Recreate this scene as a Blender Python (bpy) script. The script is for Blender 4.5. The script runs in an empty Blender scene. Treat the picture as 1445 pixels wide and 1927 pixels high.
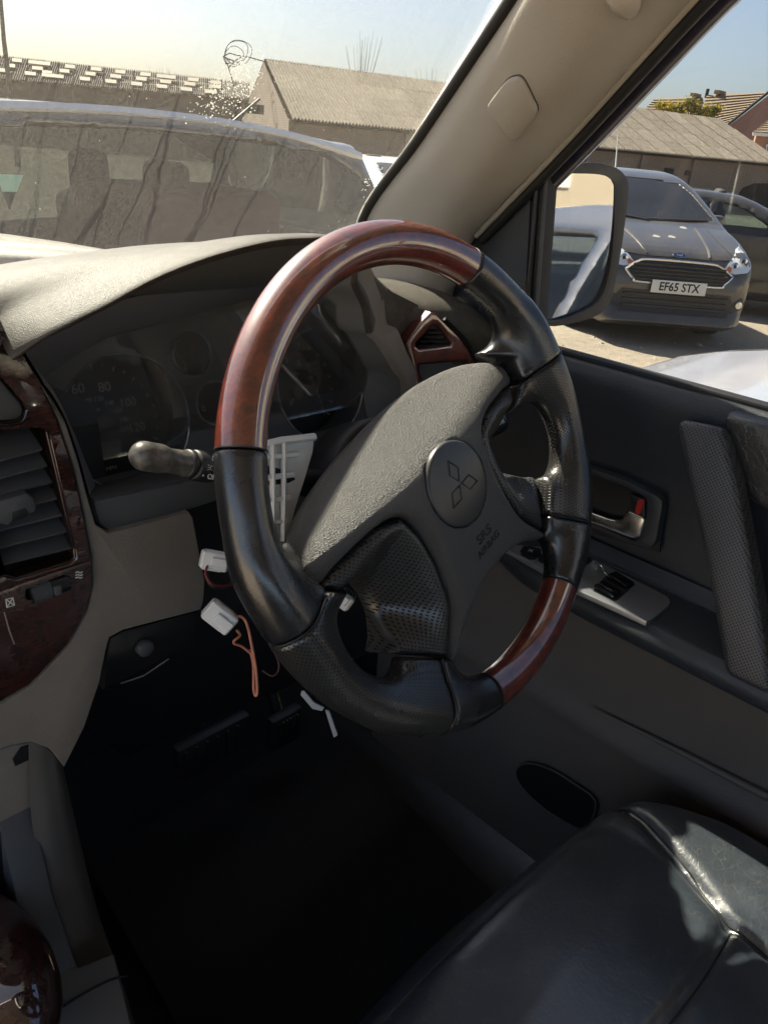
import bpy, bmesh, math, random
import numpy as np
from mathutils import Vector, Matrix
from mathutils.bvhtree import BVHTree
random.seed(7); rng = np.random.default_rng(7)
R = math.radians
scene = bpy.context.scene
C = scene.collection

# ------------------------------------------------------------------ camera
FPX, CXP, CYP = 1450.0, 722.5, 963.5            # focal length and centre, in photo pixels (1445 x 1927)
CAM = Vector((-0.07, -0.346, 1.501))
YAW, PITCH, ROLL = R(47.63), R(25.5), R(5.5)
fw = Vector((math.sin(YAW)*math.cos(PITCH), math.cos(YAW)*math.cos(PITCH), -math.sin(PITCH)))
rt0 = Vector((math.cos(YAW), -math.sin(YAW), 0)); up0 = rt0.cross(fw)
rt = math.cos(ROLL)*rt0 + math.sin(ROLL)*up0; up = -math.sin(ROLL)*rt0 + math.cos(ROLL)*up0
cd = bpy.data.cameras.new('camera'); cam = bpy.data.objects.new('camera', cd); C.objects.link(cam)
cd.sensor_fit = 'VERTICAL'; cd.sensor_height = 24.0; cd.lens = 24.0*FPX/1927.0
cd.clip_start = 0.01; cd.clip_end = 2000
cam.matrix_world = Matrix(((rt.x, up.x, -fw.x, CAM.x), (rt.y, up.y, -fw.y, CAM.y), (rt.z, up.z, -fw.z, CAM.z), (0, 0, 0, 1)))
scene.camera = cam

# ------------------------------------------------------------------ sky, sun, exposure
SUN_AZ, SUN_EL = 1.5, 46.0                    # azimuth from the car's forward axis (+Y) towards +X, elevation
world = bpy.data.worlds.new('World'); scene.world = world; world.use_nodes = True
wn = world.node_tree
sky = wn.nodes.new('ShaderNodeTexSky'); sky.sky_type = 'NISHITA'; sky.sun_disc = False
sky.sun_elevation = R(SUN_EL); sky.sun_rotation = R(SUN_AZ)
sky.air_density = 0.82; sky.dust_density = 2.8; sky.ozone_density = 1.0
bg = next(n for n in wn.nodes if n.type == 'BACKGROUND'); bg.inputs['Strength'].default_value = 0.056
wn.links.new(sky.outputs[0], bg.inputs[0])
sd = bpy.data.lights.new('sun', 'SUN'); sun = bpy.data.objects.new('sun', sd); C.objects.link(sun)
sd.energy = 4.6; sd.angle = R(0.6); sd.color = (1.0, 0.90, 0.74)
sv = Vector((math.sin(R(SUN_AZ))*math.cos(R(SUN_EL)), math.cos(R(SUN_AZ))*math.cos(R(SUN_EL)), math.sin(R(SUN_EL))))
sun.rotation_euler = (-sv).to_track_quat('-Z', 'Y').to_euler()
vs = scene.view_settings; vs.view_transform = 'Standard'; vs.look = 'None'; vs.gamma = 1.0; vs.use_curve_mapping = False
vs.exposure = 3.0
scene.render.engine = 'CYCLES'
cy = scene.cycles; cy.use_denoising = True; cy.use_adaptive_sampling = True; cy.adaptive_threshold = 0.02; cy.max_bounces = 8; cy.diffuse_bounces = 4; cy.glossy_bounces = 4
cy.transparent_max_bounces = 24; cy.transmission_bounces = 4; cy.sample_clamp_indirect = 6.0; cy.caustics_reflective = False; cy.caustics_refractive = False

# ------------------------------------------------------------------ measuring helpers
def ray(px, py): return fw + rt*((px-CXP)/FPX) - up*((py-CYP)/FPX)
def at(px, py, n, c):
    n = Vector(n); d = ray(px, py); return CAM + d*((c - n.dot(CAM))/n.dot(d))
def aX(px, py, x): return at(px, py, (1, 0, 0), x)
def aY(px, py, y): return at(px, py, (0, 1, 0), y)
def aZ(px, py, z): return at(px, py, (0, 0, 1), z)
def rng_at(px, py, D):
    d = ray(px, py); return CAM + d*(D/math.hypot(d.x, d.y))

# ------------------------------------------------------------------ objects
def tag(o, label=None, cat=None, group=None, kind=None):
    if label: o['label'] = label
    if cat: o['category'] = cat
    if group: o['group'] = group
    if kind: o['kind'] = kind
    return o
def thing(name, label, cat, loc=(0, 0, 0), rz=0.0, group=None, kind=None):
    o = bpy.data.objects.new(name, None); C.objects.link(o); o.empty_display_size = 0.05
    o.location = loc; o.rotation_euler = (0, 0, rz)
    return tag(o, label, cat, group, kind)
def mesh_obj(name, me, mat=None, parent=None, smooth=True):
    o = bpy.data.objects.new(name, me); C.objects.link(o)
    if mat is not None and not me.materials: me.materials.append(mat)
    if smooth is True: me.polygons.foreach_set('use_smooth', [True]*len(me.polygons))
    if parent is not None: o.parent = parent
    return o
def bm_obj(name, bm, mat=None, parent=None, smooth=False, auto=None):
    me = bpy.data.meshes.new(name); bm.normal_update(); bm.to_mesh(me); bm.free()
    o = mesh_obj(name, me, mat, parent, smooth or auto is not None)
    if auto is not None: me.set_sharp_from_angle(angle=R(auto))
    return o
def pyd(name, v, f, mat=None, parent=None, smooth=True, auto=None):
    me = bpy.data.meshes.new(name); me.from_pydata([tuple(map(float, p)) for p in v], [], [tuple(int(i) for i in q) for q in f]); me.update()
    o = mesh_obj(name, me, mat, parent, smooth)
    if auto is not None: me.set_sharp_from_angle(angle=R(auto))
    return o
def dup(o, parent=None, mw=None):
    c = o.copy(); C.objects.link(c); c.parent = parent
    for ch in list(o.children): dup(ch, c)
    return c

def catmull(pts, n, closed=False):
    P = [np.array(p, float) for p in pts]; m = len(P); out = []
    segs = m if closed else m-1
    for i in range(segs):
        if closed: p0, p1, p2, p3 = P[(i-1) % m], P[i], P[(i+1) % m], P[(i+2) % m]
        else: p0, p1, p2, p3 = P[max(i-1, 0)], P[i], P[i+1], P[min(i+2, m-1)]
        for k in range(n):
            t = k/n; out.append(0.5*((2*p1)+(-p0+p2)*t+(2*p0-5*p1+4*p2-p3)*t*t+(-p0+3*p1-3*p2+p3)*t**3))
    if not closed: out.append(P[-1])
    return np.array(out)

def patch(name, rows, mat, parent=None, nu=6, nv=6, thick=0.0, smooth=True, auto=None, uv=False, linear_v=False):
    """Smooth surface through a net of points: rows[v][u]; thick > 0 makes it a closed shell (thickness against the normal)."""
    A = [catmull(r, nu) for r in rows]
    cols = list(zip(*A))
    G = np.array([np.array(c) if linear_v else catmull(c, nv) for c in cols])   # [u][v][3]
    U, V = G.shape[:2]
    v = G.reshape(-1, 3); f = []
    for i in range(U-1):
        for j in range(V-1):
            f.append((i*V+j, (i+1)*V+j, (i+1)*V+j+1, i*V+j+1))
    me = bpy.data.meshes.new(name); me.from_pydata(v.tolist(), [], f); me.update()
    if uv:
        l = me.uv_layers.new(name='UVMap')
        for lp in me.loops:
            i, j = divmod(lp.vertex_index, V); l.data[lp.index].uv = (i/(U-1), j/(V-1))
    if thick:
        bm = bmesh.new(); bm.from_mesh(me)
        bmesh.ops.solidify(bm, geom=bm.faces[:], thickness=thick); bm.to_mesh(me); bm.free()
    o = mesh_obj(name, me, mat, parent, smooth)
    me.set_sharp_from_angle(angle=R(auto if auto else 50))
    return o

def frame_of(n):
    n = Vector(n).normalized(); a = Vector((0, 0, 1)) if abs(n.z) < 0.9 else Vector((0, 1, 0))
    u = a.cross(n).normalized(); return u, n.cross(u), n

def slab(name, pts, n, t, mat, parent=None, bevel=0.0, seg=2, holes=(), back=True, auto=35, round_n=0):
    """Plate with the outline pts (front face, on a plane of normal n), thickness t behind it, front edge rounded."""
    n = Vector(n).normalized(); bm = bmesh.new()
    def loop(ps):
        if round_n: ps = catmull(ps, round_n, True)
        vs = [bm.verts.new(Vector(p)) for p in ps]
        return [bm.edges.new((vs[i], vs[(i+1) % len(vs)])) for i in range(len(vs))]
    es = loop(pts)
    for h in holes: es += loop(h)
    if holes:
        r = bmesh.ops.triangle_fill(bm, edges=es, use_beauty=True, normal=n)
        faces = [g for g in r['geom'] if isinstance(g, bmesh.types.BMFace)]
    else:
        faces = [bm.faces.new([e.verts[0] for e in es])] if False else bmesh.ops.contextual_create(bm, geom=es)['faces']
    bmesh.ops.recalc_face_normals(bm, faces=faces)
    for fc in faces:
        fc.normal_update()
        if fc.normal.dot(n) < 0: fc.normal_flip()
    ex = bmesh.ops.extrude_face_region(bm, geom=faces, use_keep_orig=True)
    nv = [g for g in ex['geom'] if isinstance(g, bmesh.types.BMVert)]
    bmesh.ops.translate(bm, verts=nv, vec=-n*t)
    bmesh.ops.recalc_face_normals(bm, faces=bm.faces[:])
    if bevel:
        bm.edges.ensure_lookup_table(); orig = set()
        fr = [e for e in bm.edges if len(e.link_faces) == 2 and abs(e.link_faces[0].normal.dot(n)) + abs(e.link_faces[1].normal.dot(n)) < 1.2
              and max(e.link_faces[0].normal.dot(n), e.link_faces[1].normal.dot(n)) > 0.8]
        bmesh.ops.bevel(bm, geom=fr, offset=bevel, segments=seg, affect='EDGES', profile=0.5, clamp_overlap=True)
    return bm_obj(name, bm, mat, parent, auto=auto)

def box(name, lo, hi, mat, parent=None, bevel=0.0, seg=2, xf=None):
    bm = bmesh.new(); lo, hi = Vector(lo), Vector(hi)
    bmesh.ops.create_cube(bm, size=1.0)
    for v in bm.verts: v.co = Vector((lo[i]+(v.co[i]+0.5)*(hi[i]-lo[i]) for i in range(3)))
    if bevel: bmesh.ops.bevel(bm, geom=bm.edges[:], offset=bevel, segments=seg, affect='EDGES', profile=0.5, clamp_overlap=True)
    if xf is not None: bm.transform(xf)
    return bm_obj(name, bm, mat, parent, auto=35)

def tube(name, path, r, mat, parent=None, n=8, closed=False, sm=0, caps=True):
    """Round tube along a path; r a number or one per point."""
    P = np.array([tuple(p) for p in path], float)
    rr = np.array([r]*len(P) if np.isscalar(r) else r, float)
    if sm:
        Q = catmull(np.column_stack([P, rr]), sm, closed); P, rr = Q[:, :3], Q[:, 3]
    m = len(P); T = np.zeros_like(P)
    for i in range(m):
        a = P[(i-1) % m] if (closed or i > 0) else P[i]; b = P[(i+1) % m] if (closed or i < m-1) else P[i]
        T[i] = (b-a)/(np.linalg.norm(b-a)+1e-12)
    ref = np.array([0, 0, 1.0]) if abs(T[0][2]) < 0.9 else np.array([1.0, 0, 0])
    N = np.cross(T[0], ref); N /= np.linalg.norm(N); v = []; f = []
    for i in range(m):
        N = N - T[i]*np.dot(N, T[i]); N /= np.linalg.norm(N)+1e-12; B = np.cross(T[i], N)
        for k in range(n):
            a = 2*math.pi*k/n; v.append(P[i]+rr[i]*(math.cos(a)*N+math.sin(a)*B))
    for i in range(m if closed else m-1):
        j = (i+1) % m
        for k in range(n): f.append((i*n+k, i*n+(k+1) % n, j*n+(k+1) % n, j*n+k))
    if caps and not closed: f.append(tuple(range(n))[::-1]); f.append(tuple((m-1)*n+k for k in range(n)))
    return pyd(name, v, f, mat, parent, True, 60)

def text(name, s, size, mat, mw, parent=None, depth=0.0002, align='CENTER', sx=1.0, bold=0.0):
    cu = bpy.data.curves.new(name, 'FONT'); cu.body = s; cu.size = size; cu.extrude = depth; cu.offset = bold
    cu.align_x = align; cu.align_y = 'CENTER'; cu.resolution_u = 3; cu.materials.append(mat)
    t_ = bpy.data.objects.new('lettering_curve', cu); C.objects.link(t_)
    me = bpy.data.meshes.new_from_object(t_.evaluated_get(bpy.context.evaluated_depsgraph_get()))
    bpy.data.objects.remove(t_); me.name = name
    o = mesh_obj(name, me, mat, parent, False)
    o.matrix_local = mw @ Matrix.Diagonal((sx, 1, 1, 1)); return o
def basis(o, u, v):
    u, v = Vector(u).normalized(), Vector(v).normalized(); w = u.cross(v); o = Vector(o)
    return Matrix(((u.x, v.x, w.x, o.x), (u.y, v.y, w.y, o.y), (u.z, v.z, w.z, o.z), (0, 0, 0, 1)))

# ------------------------------------------------------------------ signed-distance modelling (organic, blended shapes)
def smin(a, b, k):
    h = np.clip(0.5+0.5*(b-a)/k, 0, 1); return b+(a-b)*h-k*h*(1-h)
def smax(a, b, k): return -smin(-a, -b, k)
def poly_sd(x, y, pts):
    P = np.array(pts, float); n = len(P); d = np.full(x.shape, 1e9); ins = np.zeros(x.shape, bool)
    for i in range(n):
        ax, ay = P[i]; bx, by = P[(i+1) % n]; ex, ey = bx-ax, by-ay
        t = np.clip(((x-ax)*ex+(y-ay)*ey)/(ex*ex+ey*ey+1e-18), 0, 1)
        d = np.minimum(d, (x-ax-t*ex)**2+(y-ay-t*ey)**2)
        if ay != by: ins ^= ((ay > y) != (by > y)) & (x < (bx-ax)*(y-ay)/(by-ay)+ax)
    d = np.sqrt(d); return np.where(ins, -d, d)
def line_d(x, y, pts):
    d = np.full(x.shape, 1e9)
    for (ax, ay), (bx, by) in zip(pts[:-1], pts[1:]):
        ex, ey = bx-ax, by-ay; t = np.clip(((x-ax)*ex+(y-ay)*ey)/(ex*ex+ey*ey+1e-18), 0, 1)
        d = np.minimum(d, np.hypot(x-ax-t*ex, y-ay-t*ey))
    return d
def rbox(x, y, z, c, h, r):
    qx, qy, qz = abs(x-c[0])-h[0]+r, abs(y-c[1])-h[1]+r, abs(z-c[2])-h[2]+r
    return np.sqrt(np.maximum(qx, 0)**2+np.maximum(qy, 0)**2+np.maximum(qz, 0)**2)+np.minimum(np.maximum(qx, np.maximum(qy, qz)), 0)-r
def capsule(x, y, z, a, b, ra, rb=None):
    rb = ra if rb is None else rb; a = np.array(a, float); e = np.array(b, float)-a
    t = np.clip(((x-a[0])*e[0]+(y-a[1])*e[1]+(z-a[2])*e[2])/(e@e), 0, 1)
    return np.sqrt((x-a[0]-t*e[0])**2+(y-a[1]-t*e[1])**2+(z-a[2]-t*e[2])**2)-(ra+(rb-ra)*t)
def nets(F, lo, hi, h, proj=3):
    lo = np.array(lo, float); n = np.ceil((np.array(hi)-lo)/h).astype(int)+1
    ax = [lo[i]+h*np.arange(n[i]) for i in range(3)]
    X, Y, Z = np.meshgrid(*ax, indexing='ij'); V = F(X, Y, Z); S = V < 0
    c8 = [(i, j, k) for i in (0, 1) for j in (0, 1) for k in (0, 1)]
    sl = lambda A, o: A[o[0]:A.shape[0]-1+o[0], o[1]:A.shape[1]-1+o[1], o[2]:A.shape[2]-1+o[2]]
    cnt = sum(sl(S, o).astype(np.int8) for o in c8); act = (cnt > 0) & (cnt < 8)
    idx = -np.ones(act.shape, np.int64); I = np.argwhere(act); idx[act] = np.arange(len(I))
    acc = np.zeros((len(I), 3)); num = np.zeros(len(I)); val = {o: sl(V, o)[act] for o in c8}
    for o in c8:
        for a in range(3):
            if o[a] == 0:
                q = list(o); q[a] = 1; q = tuple(q); va, vb = val[o], val[q]; m = (va < 0) != (vb < 0)
                t = va[m]/(va[m]-vb[m]); p = np.tile(np.array(o, float), (m.sum(), 1)); p[:, a] = t
                acc[m] += p; num[m] += 1
    P = lo+h*(I+acc/num[:, None]); P0 = P.copy(); e = h*0.05
    for _ in range(proj):
        v = F(P[:, 0], P[:, 1], P[:, 2]); g = np.stack([F(*(P+e*d).T)-v for d in np.eye(3)], 1)/e
        P = P-np.clip(v/(np.sum(g*g, 1)+1e-9), -h, h)[:, None]*g*0.7
        P = P0+np.clip(P-P0, -h*0.8, h*0.8)
    Fq = []
    for a in range(3):
        b, c = (a+1) % 3, (a+2) % 3
        A = [slice(None)]*3; B = [slice(None)]*3; A[a] = slice(0, -1); B[a] = slice(1, None)
        s0, s1 = S[tuple(A)], S[tuple(B)]; ch = np.argwhere(s0 != s1)
        ch = ch[(ch[:, b] > 0) & (ch[:, c] > 0) & (ch[:, b] < act.shape[b]) & (ch[:, c] < act.shape[c])]
        if not len(ch): continue
        q = []
        for db, dc in ((-1, -1), (0, -1), (0, 0), (-1, 0)):
            k = ch.copy(); k[:, b] += db; k[:, c] += dc; q.append(idx[k[:, 0], k[:, 1], k[:, 2]])
        q = np.stack(q, 1); fl = ~s0[ch[:, 0], ch[:, 1], ch[:, 2]]; q[fl] = q[fl][:, ::-1]; Fq.append(q[(q >= 0).all(1)])
    return P, np.concatenate(Fq)
def sdf_obj(name, F, lo, hi, h, mat, parent=None, auto=None):
    v, f = nets(F, lo, hi, h)
    me = bpy.data.meshes.new(name); me.vertices.add(len(v)); me.vertices.foreach_set('co', v.astype(np.float32).ravel())
    me.loops.add(len(f)*4); me.loops.foreach_set('vertex_index', f.astype(np.int32).ravel())
    me.polygons.add(len(f)); me.polygons.foreach_set('loop_start', np.arange(0, len(f)*4, 4, dtype=np.int32))
    me.update(calc_edges=True); me.validate()
    o = mesh_obj(name, me, mat, parent, True)
    if auto: me.set_sharp_from_angle(angle=R(auto))
    return o
def bvh_of(o):
    me = o.data; return BVHTree.FromPolygons([v.co.copy() for v in me.vertices], [tuple(p.vertices) for p in me.polygons])
def conform(name, outline, plane, bvh, d, mat, parent=None, step=0.05, off=0.004, thick=0.004, start=None, round_n=0):
    """A plate lying on the surface in bvh: outline given in two axes (plane 'xz','yz','xy'), dropped along d."""
    ax = ['xyz'.index(c) for c in plane]; k = 3-sum(ax); d = Vector(d)
    if round_n: outline = catmull(outline, round_n, True)
    bm = bmesh.new(); vs = []
    for p in outline:
        q = Vector((0, 0, 0)); q[ax[0]], q[ax[1]] = p[0], p[1]; vs.append(bm.verts.new(q))
    bm.faces.new(vs)
    for a in ax:
        lo = min(v.co[a] for v in vs[:]) if a == ax[0] else min(v.co[a] for v in bm.verts); hi = max(v.co[a] for v in bm.verts)
        m = max(1, int((hi-lo)/step))
        for i in range(1, m):
            nn = Vector((0, 0, 0)); nn[a] = 1; pc = Vector((0, 0, 0)); pc[a] = lo+(hi-lo)*i/m
            bmesh.ops.bisect_plane(bm, geom=bm.verts[:]+bm.edges[:]+bm.faces[:], plane_co=pc, plane_no=nn, dist=1e-5)
    bm.verts.ensure_lookup_table(); last = None
    for v in bm.verts:
        o = v.co.copy(); o[k] = start if start is not None else -d[k]*5
        h = bvh.ray_cast(o, d)
        if h[0] is not None: v.co = h[0]-d*off; last = v.co[k]
        else: v.co[k] = last if last is not None else 0
    bmesh.ops.recalc_face_normals(bm, faces=bm.faces[:])
    if sum((f.normal.dot(d) for f in bm.faces)) > 0: bmesh.ops.reverse_faces(bm, faces=bm.faces[:])
    if thick: bmesh.ops.solidify(bm, geom=bm.faces[:], thickness=thick)
    return bm_obj(name, bm, mat, parent, auto=50)

# ------------------------------------------------------------------ materials (all procedural)
class NT:
    def __init__(s, name):
        s.m = bpy.data.materials.new(name); s.m.use_nodes = True; s.t = s.m.node_tree
        s.b = next(n for n in s.t.nodes if n.type == 'BSDF_PRINCIPLED'); s.o = next(n for n in s.t.nodes if n.type == 'OUTPUT_MATERIAL')
    def n(s, typ, ins=None, **kw):
        x = s.t.nodes.new('ShaderNode'+typ)
        for k, v in kw.items(): setattr(x, k, v)
        for k, v in (ins or {}).items():
            if isinstance(v, bpy.types.NodeSocket): s.t.links.new(v, x.inputs[k])
            else: x.inputs[k].default_value = v
        return x
    def math(s, op, a, b=None, c=None, clamp=False):
        ins = {0: a}
        if b is not None: ins[1] = b
        if c is not None: ins[2] = c
        return s.n('Math', ins, operation=op, use_clamp=clamp).outputs[0]
    def set(s, **kw):
        for k, v in kw.items():
            k = k.replace('_', ' ')
            if isinstance(v, bpy.types.NodeSocket): s.t.links.new(v, s.b.inputs[k])
            else: s.b.inputs[k].default_value = v
        return s
    def coord(s, out='Object', scale=(1, 1, 1), rot=(0, 0, 0)):
        tc = s.n('TexCoord'); return s.n('Mapping', {0: tc.outputs[out], 'Scale': scale, 'Rotation': rot}).outputs[0]
    def noise(s, v, scale, detail=4, rough=0.55, dist=0.0):
        return s.n('TexNoise', {'Vector': v, 'Scale': scale, 'Detail': detail, 'Roughness': rough, 'Distortion': dist}).outputs[0]
    def ramp(s, fac, stops):
        r = s.n('ValToRGB', {0: fac}); e = r.color_ramp.elements
        while len(e) > 1: e.remove(e[-1])
        e[0].position, e[0].color = stops[0][0], col4(stops[0][1])
        for p, c in stops[1:]:
            x = e.new(p); x.color = col4(c)
        return r.outputs[0]
    def mix(s, fac, a, b):
        x = s.n('Mix', data_type='RGBA'); 
        for k, v in ((0, fac), (6, a), (7, b)):
            if isinstance(v, bpy.types.NodeSocket): s.t.links.new(v, x.inputs[k])
            else: x.inputs[k].default_value = col4(v) if k else v
        return x.outputs[2]
    def bump(s, h, strength, dist, nrm=None):
        ins = {'Height': h, 'Strength': strength, 'Distance': dist}
        if nrm is not None: ins['Normal'] = nrm
        b = s.n('Bump', ins).outputs[0]; s.t.links.new(b, s.b.inputs['Normal']); return b
    def shader(s, sh): s.t.links.new(sh, s.o.inputs[0]); return s
def col4(c): return (c, c, c, 1) if np.isscalar(c) else (tuple(c)+(1,))[:4]

def simple(name, col, rough=0.5, metal=0.0, var=0.0, vscale=8.0, bump=None, coat=0.0, spec=0.5, emit=None, rvar=0.0):
    t = NT(name); v = t.coord()
    c = col4(col)
    if var:
        f = t.noise(v, vscale, 5); c = t.mix(f, tuple(x*(1-var) for x in c[:3]), tuple(min(1, x*(1+var)) for x in c[:3]))
    t.set(Base_Color=c, Roughness=rough, Metallic=metal, Coat_Weight=coat, Coat_Roughness=0.04)
    t.b.inputs['Specular IOR Level'].default_value = spec
    if rvar:
        t.set(Roughness=t.math('ADD', t.math('MULTIPLY', t.noise(v, vscale*0.6, 4), rvar*2), rough-rvar))
    if bump: t.bump(t.noise(v, bump[0], bump[3] if len(bump) > 3 else 3), bump[1], bump[2])
    return t.m
def grain(name, col, rough, cell, depth, var=0.12, dust=0.0, spec=0.5):
    """Moulded plastic skin: pebbled grain of the given cell size (m), a little wear, optional dust that collects unevenly."""
    t = NT(name); v = t.coord()
    n1 = t.noise(v, 14, 5); c = t.mix(n1, tuple(x*(1-var) for x in col), tuple(x*(1+var) for x in col))
    if dust:
        dm = t.math('MULTIPLY', t.ramp(t.noise(v, 60, 6, 0.7), [(0.45, 0), (0.75, 1)]), dust); c = t.mix(dm, c, (0.42, 0.38, 0.31))
    t.set(Base_Color=c, Roughness=t.math('ADD', t.math('MULTIPLY', n1, 0.12), rough-0.06))
    t.b.inputs['Specular IOR Level'].default_value = spec
    vo = t.n('TexVoronoi', {'Vector': v, 'Scale': 1.0/cell}, feature='F1')
    h = t.math('ADD', vo.outputs[0], t.math('MULTIPLY', t.noise(v, 0.45/cell, 1), 0.8))
    t.bump(h, 1.0, depth); return t.m
def dots(t, a, b, pitch, r):
    """Mask of a staggered grid of punched holes in the two coordinates a, b (metres)."""
    k = 1.0/pitch/1.41421; p = t.math('MULTIPLY', t.math('ADD', a, b), k); q = t.math('MULTIPLY', t.math('SUBTRACT', a, b), k)
    fx = t.math('SUBTRACT', t.math('FRACT', p), 0.5); fy = t.math('SUBTRACT', t.math('FRACT', q), 0.5)
    d = t.math('SQRT', t.math('ADD', t.math('MULTIPLY', fx, fx), t.math('MULTIPLY', fy, fy)))
    return t.n('MapRange', {0: d, 1: r, 2: r*0.55, 3: 0.0, 4: 1.0}, interpolation_type='SMOOTHSTEP').outputs[0]
def leather(name, col, rough=0.33, scale=1.0, perf=None, wear=0.0, depth=0.0006, crease=0.0):
    t = NT(name); tc = t.n('TexCoord'); v = tc.outputs['Object']
    vo = t.n('TexVoronoi', {'Vector': v, 'Scale': 620/scale}, feature='F1')
    g = t.math('SUBTRACT', 1.0, vo.outputs[0])
    n1 = t.noise(v, 22, 4); n2 = t.noise(v, 240/scale, 2)
    h = t.math('ADD', t.math('MULTIPLY', g, 0.35), t.math('MULTIPLY', n2, 0.5)); c = col4(col)
    if wear: c = t.mix(t.ramp(n1, [(0.5, 0), (0.78, wear)]), c, tuple(min(1, x*3.5+0.03) for x in col))
    nrm = t.bump(h, 0.9, depth)
    if crease:
        w = t.n('TexVoronoi', {'Vector': t.n('Mapping', {0: v, 'Scale': (1, 1, 0.2)}).outputs[0], 'Scale': 13.0, 'Randomness': 1.0}, feature='DISTANCE_TO_EDGE')
        dist = t.n('VectorMath', {0: v, 1: t.n('TexNoise', {'Vector': v, 'Scale': 9.0, 'Detail': 4}).outputs[1]}, operation='ADD').outputs[0]
        t.t.links.new(dist, w.inputs['Vector'])
        cr = t.n('MapRange', {0: w.outputs[0], 1: 0.0, 2: 0.022}).outputs[0]
        nrm = t.bump(cr, crease, 0.0012, nrm)
        c = t.mix(t.math('MULTIPLY', t.math('SUBTRACT', 1.0, cr), 0.4), c, (0.11, 0.11, 0.095))
    if perf:
        sx = t.n('SeparateXYZ', {0: v}); u_, v_, w_ = sx.outputs
        if perf[0] == 'torus':
            rho = t.math('SQRT', t.math('ADD', t.math('MULTIPLY', u_, u_), t.math('MULTIPLY', v_, v_)))
            a = t.math('MULTIPLY', t.math('ARCTAN2', v_, u_), 0.181)
            b = t.math('MULTIPLY', t.math('ARCTAN2', w_, t.math('SUBTRACT', rho, 0.181)), 0.0165)
        elif perf[0] == 'uv': a, b = u_, t.math('ADD', v_, t.math('MULTIPLY', w_, 0.35))
        else: a, b = v_, w_
        m = dots(t, a, b, perf[1], perf[2]); nrm = t.bump(t.math('SUBTRACT', 1.0, m), 1.0, perf[1]*0.22, nrm); c = t.mix(t.math('MULTIPLY', m, 0.6), c, (0.002, 0.002, 0.002)); t.set(Specular_IOR_Level=t.math('MULTIPLY', t.math('SUBTRACT', 1.0, t.math('MULTIPLY', m, .7)), 0.9))
    else: t.b.inputs['Specular IOR Level'].default_value = 0.9
    t.set(Base_Color=c, Roughness=t.math('ADD', t.math('MULTIPLY', n1, 0.22), rough-0.11)); return t.m
def wood(name, k=1.0):
    t = NT(name); tc = t.n('TexCoord'); v = tc.outputs['Object']
    w = t.noise(t.n('Mapping', {0: v, 'Scale': (26, 26, 26)}).outputs[0], 1.4, 6, 0.6, 1.6); f = t.noise(t.n('Mapping', {0: v, 'Scale': (40, 170, 170)}).outputs[0], 2.2, 5, 0.65, 0.6)
    c = t.ramp(t.math('ADD', t.math('MULTIPLY', w, 0.6), t.math('MULTIPLY', f, 0.4)), [(0.30, (0.030*k, 0.0045*k, 0.003*k)), (0.45, (0.095*k, 0.0135*k, 0.007*k)), (0.56, (0.17*k, 0.026*k, 0.011*k)), (0.72, (0.26*k, 0.050*k, 0.019*k))])
    t.set(Base_Color=c, Roughness=0.4, Coat_Weight=1.0, Coat_Roughness=0.018); t.b.inputs['Coat IOR'].default_value = 2.2
    return t.m
def paint(name, col, metal=0.6, rough=0.32, dirt=0.25, dcol=(0.30, 0.26, 0.20)):
    t = NT(name); v = t.coord(); n1 = t.noise(v, 3.0, 6); n2 = t.noise(v, 160, 3)
    dm = t.math('MULTIPLY', t.ramp(t.math('ADD', t.math('MULTIPLY', n1, 0.6), t.math('MULTIPLY', n2, 0.4)), [(0.38, 0.25), (0.7, 1)]), dirt)
    t.set(Base_Color=t.mix(dm, col, dcol), Metallic=t.math('MULTIPLY', t.math('SUBTRACT', 1.0, dm), metal), Roughness=t.math('ADD', t.math('MULTIPLY', dm, 0.5), rough), Coat_Weight=t.math('SUBTRACT', 1.0, dm), Coat_Roughness=0.06)
    return t.m
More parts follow.
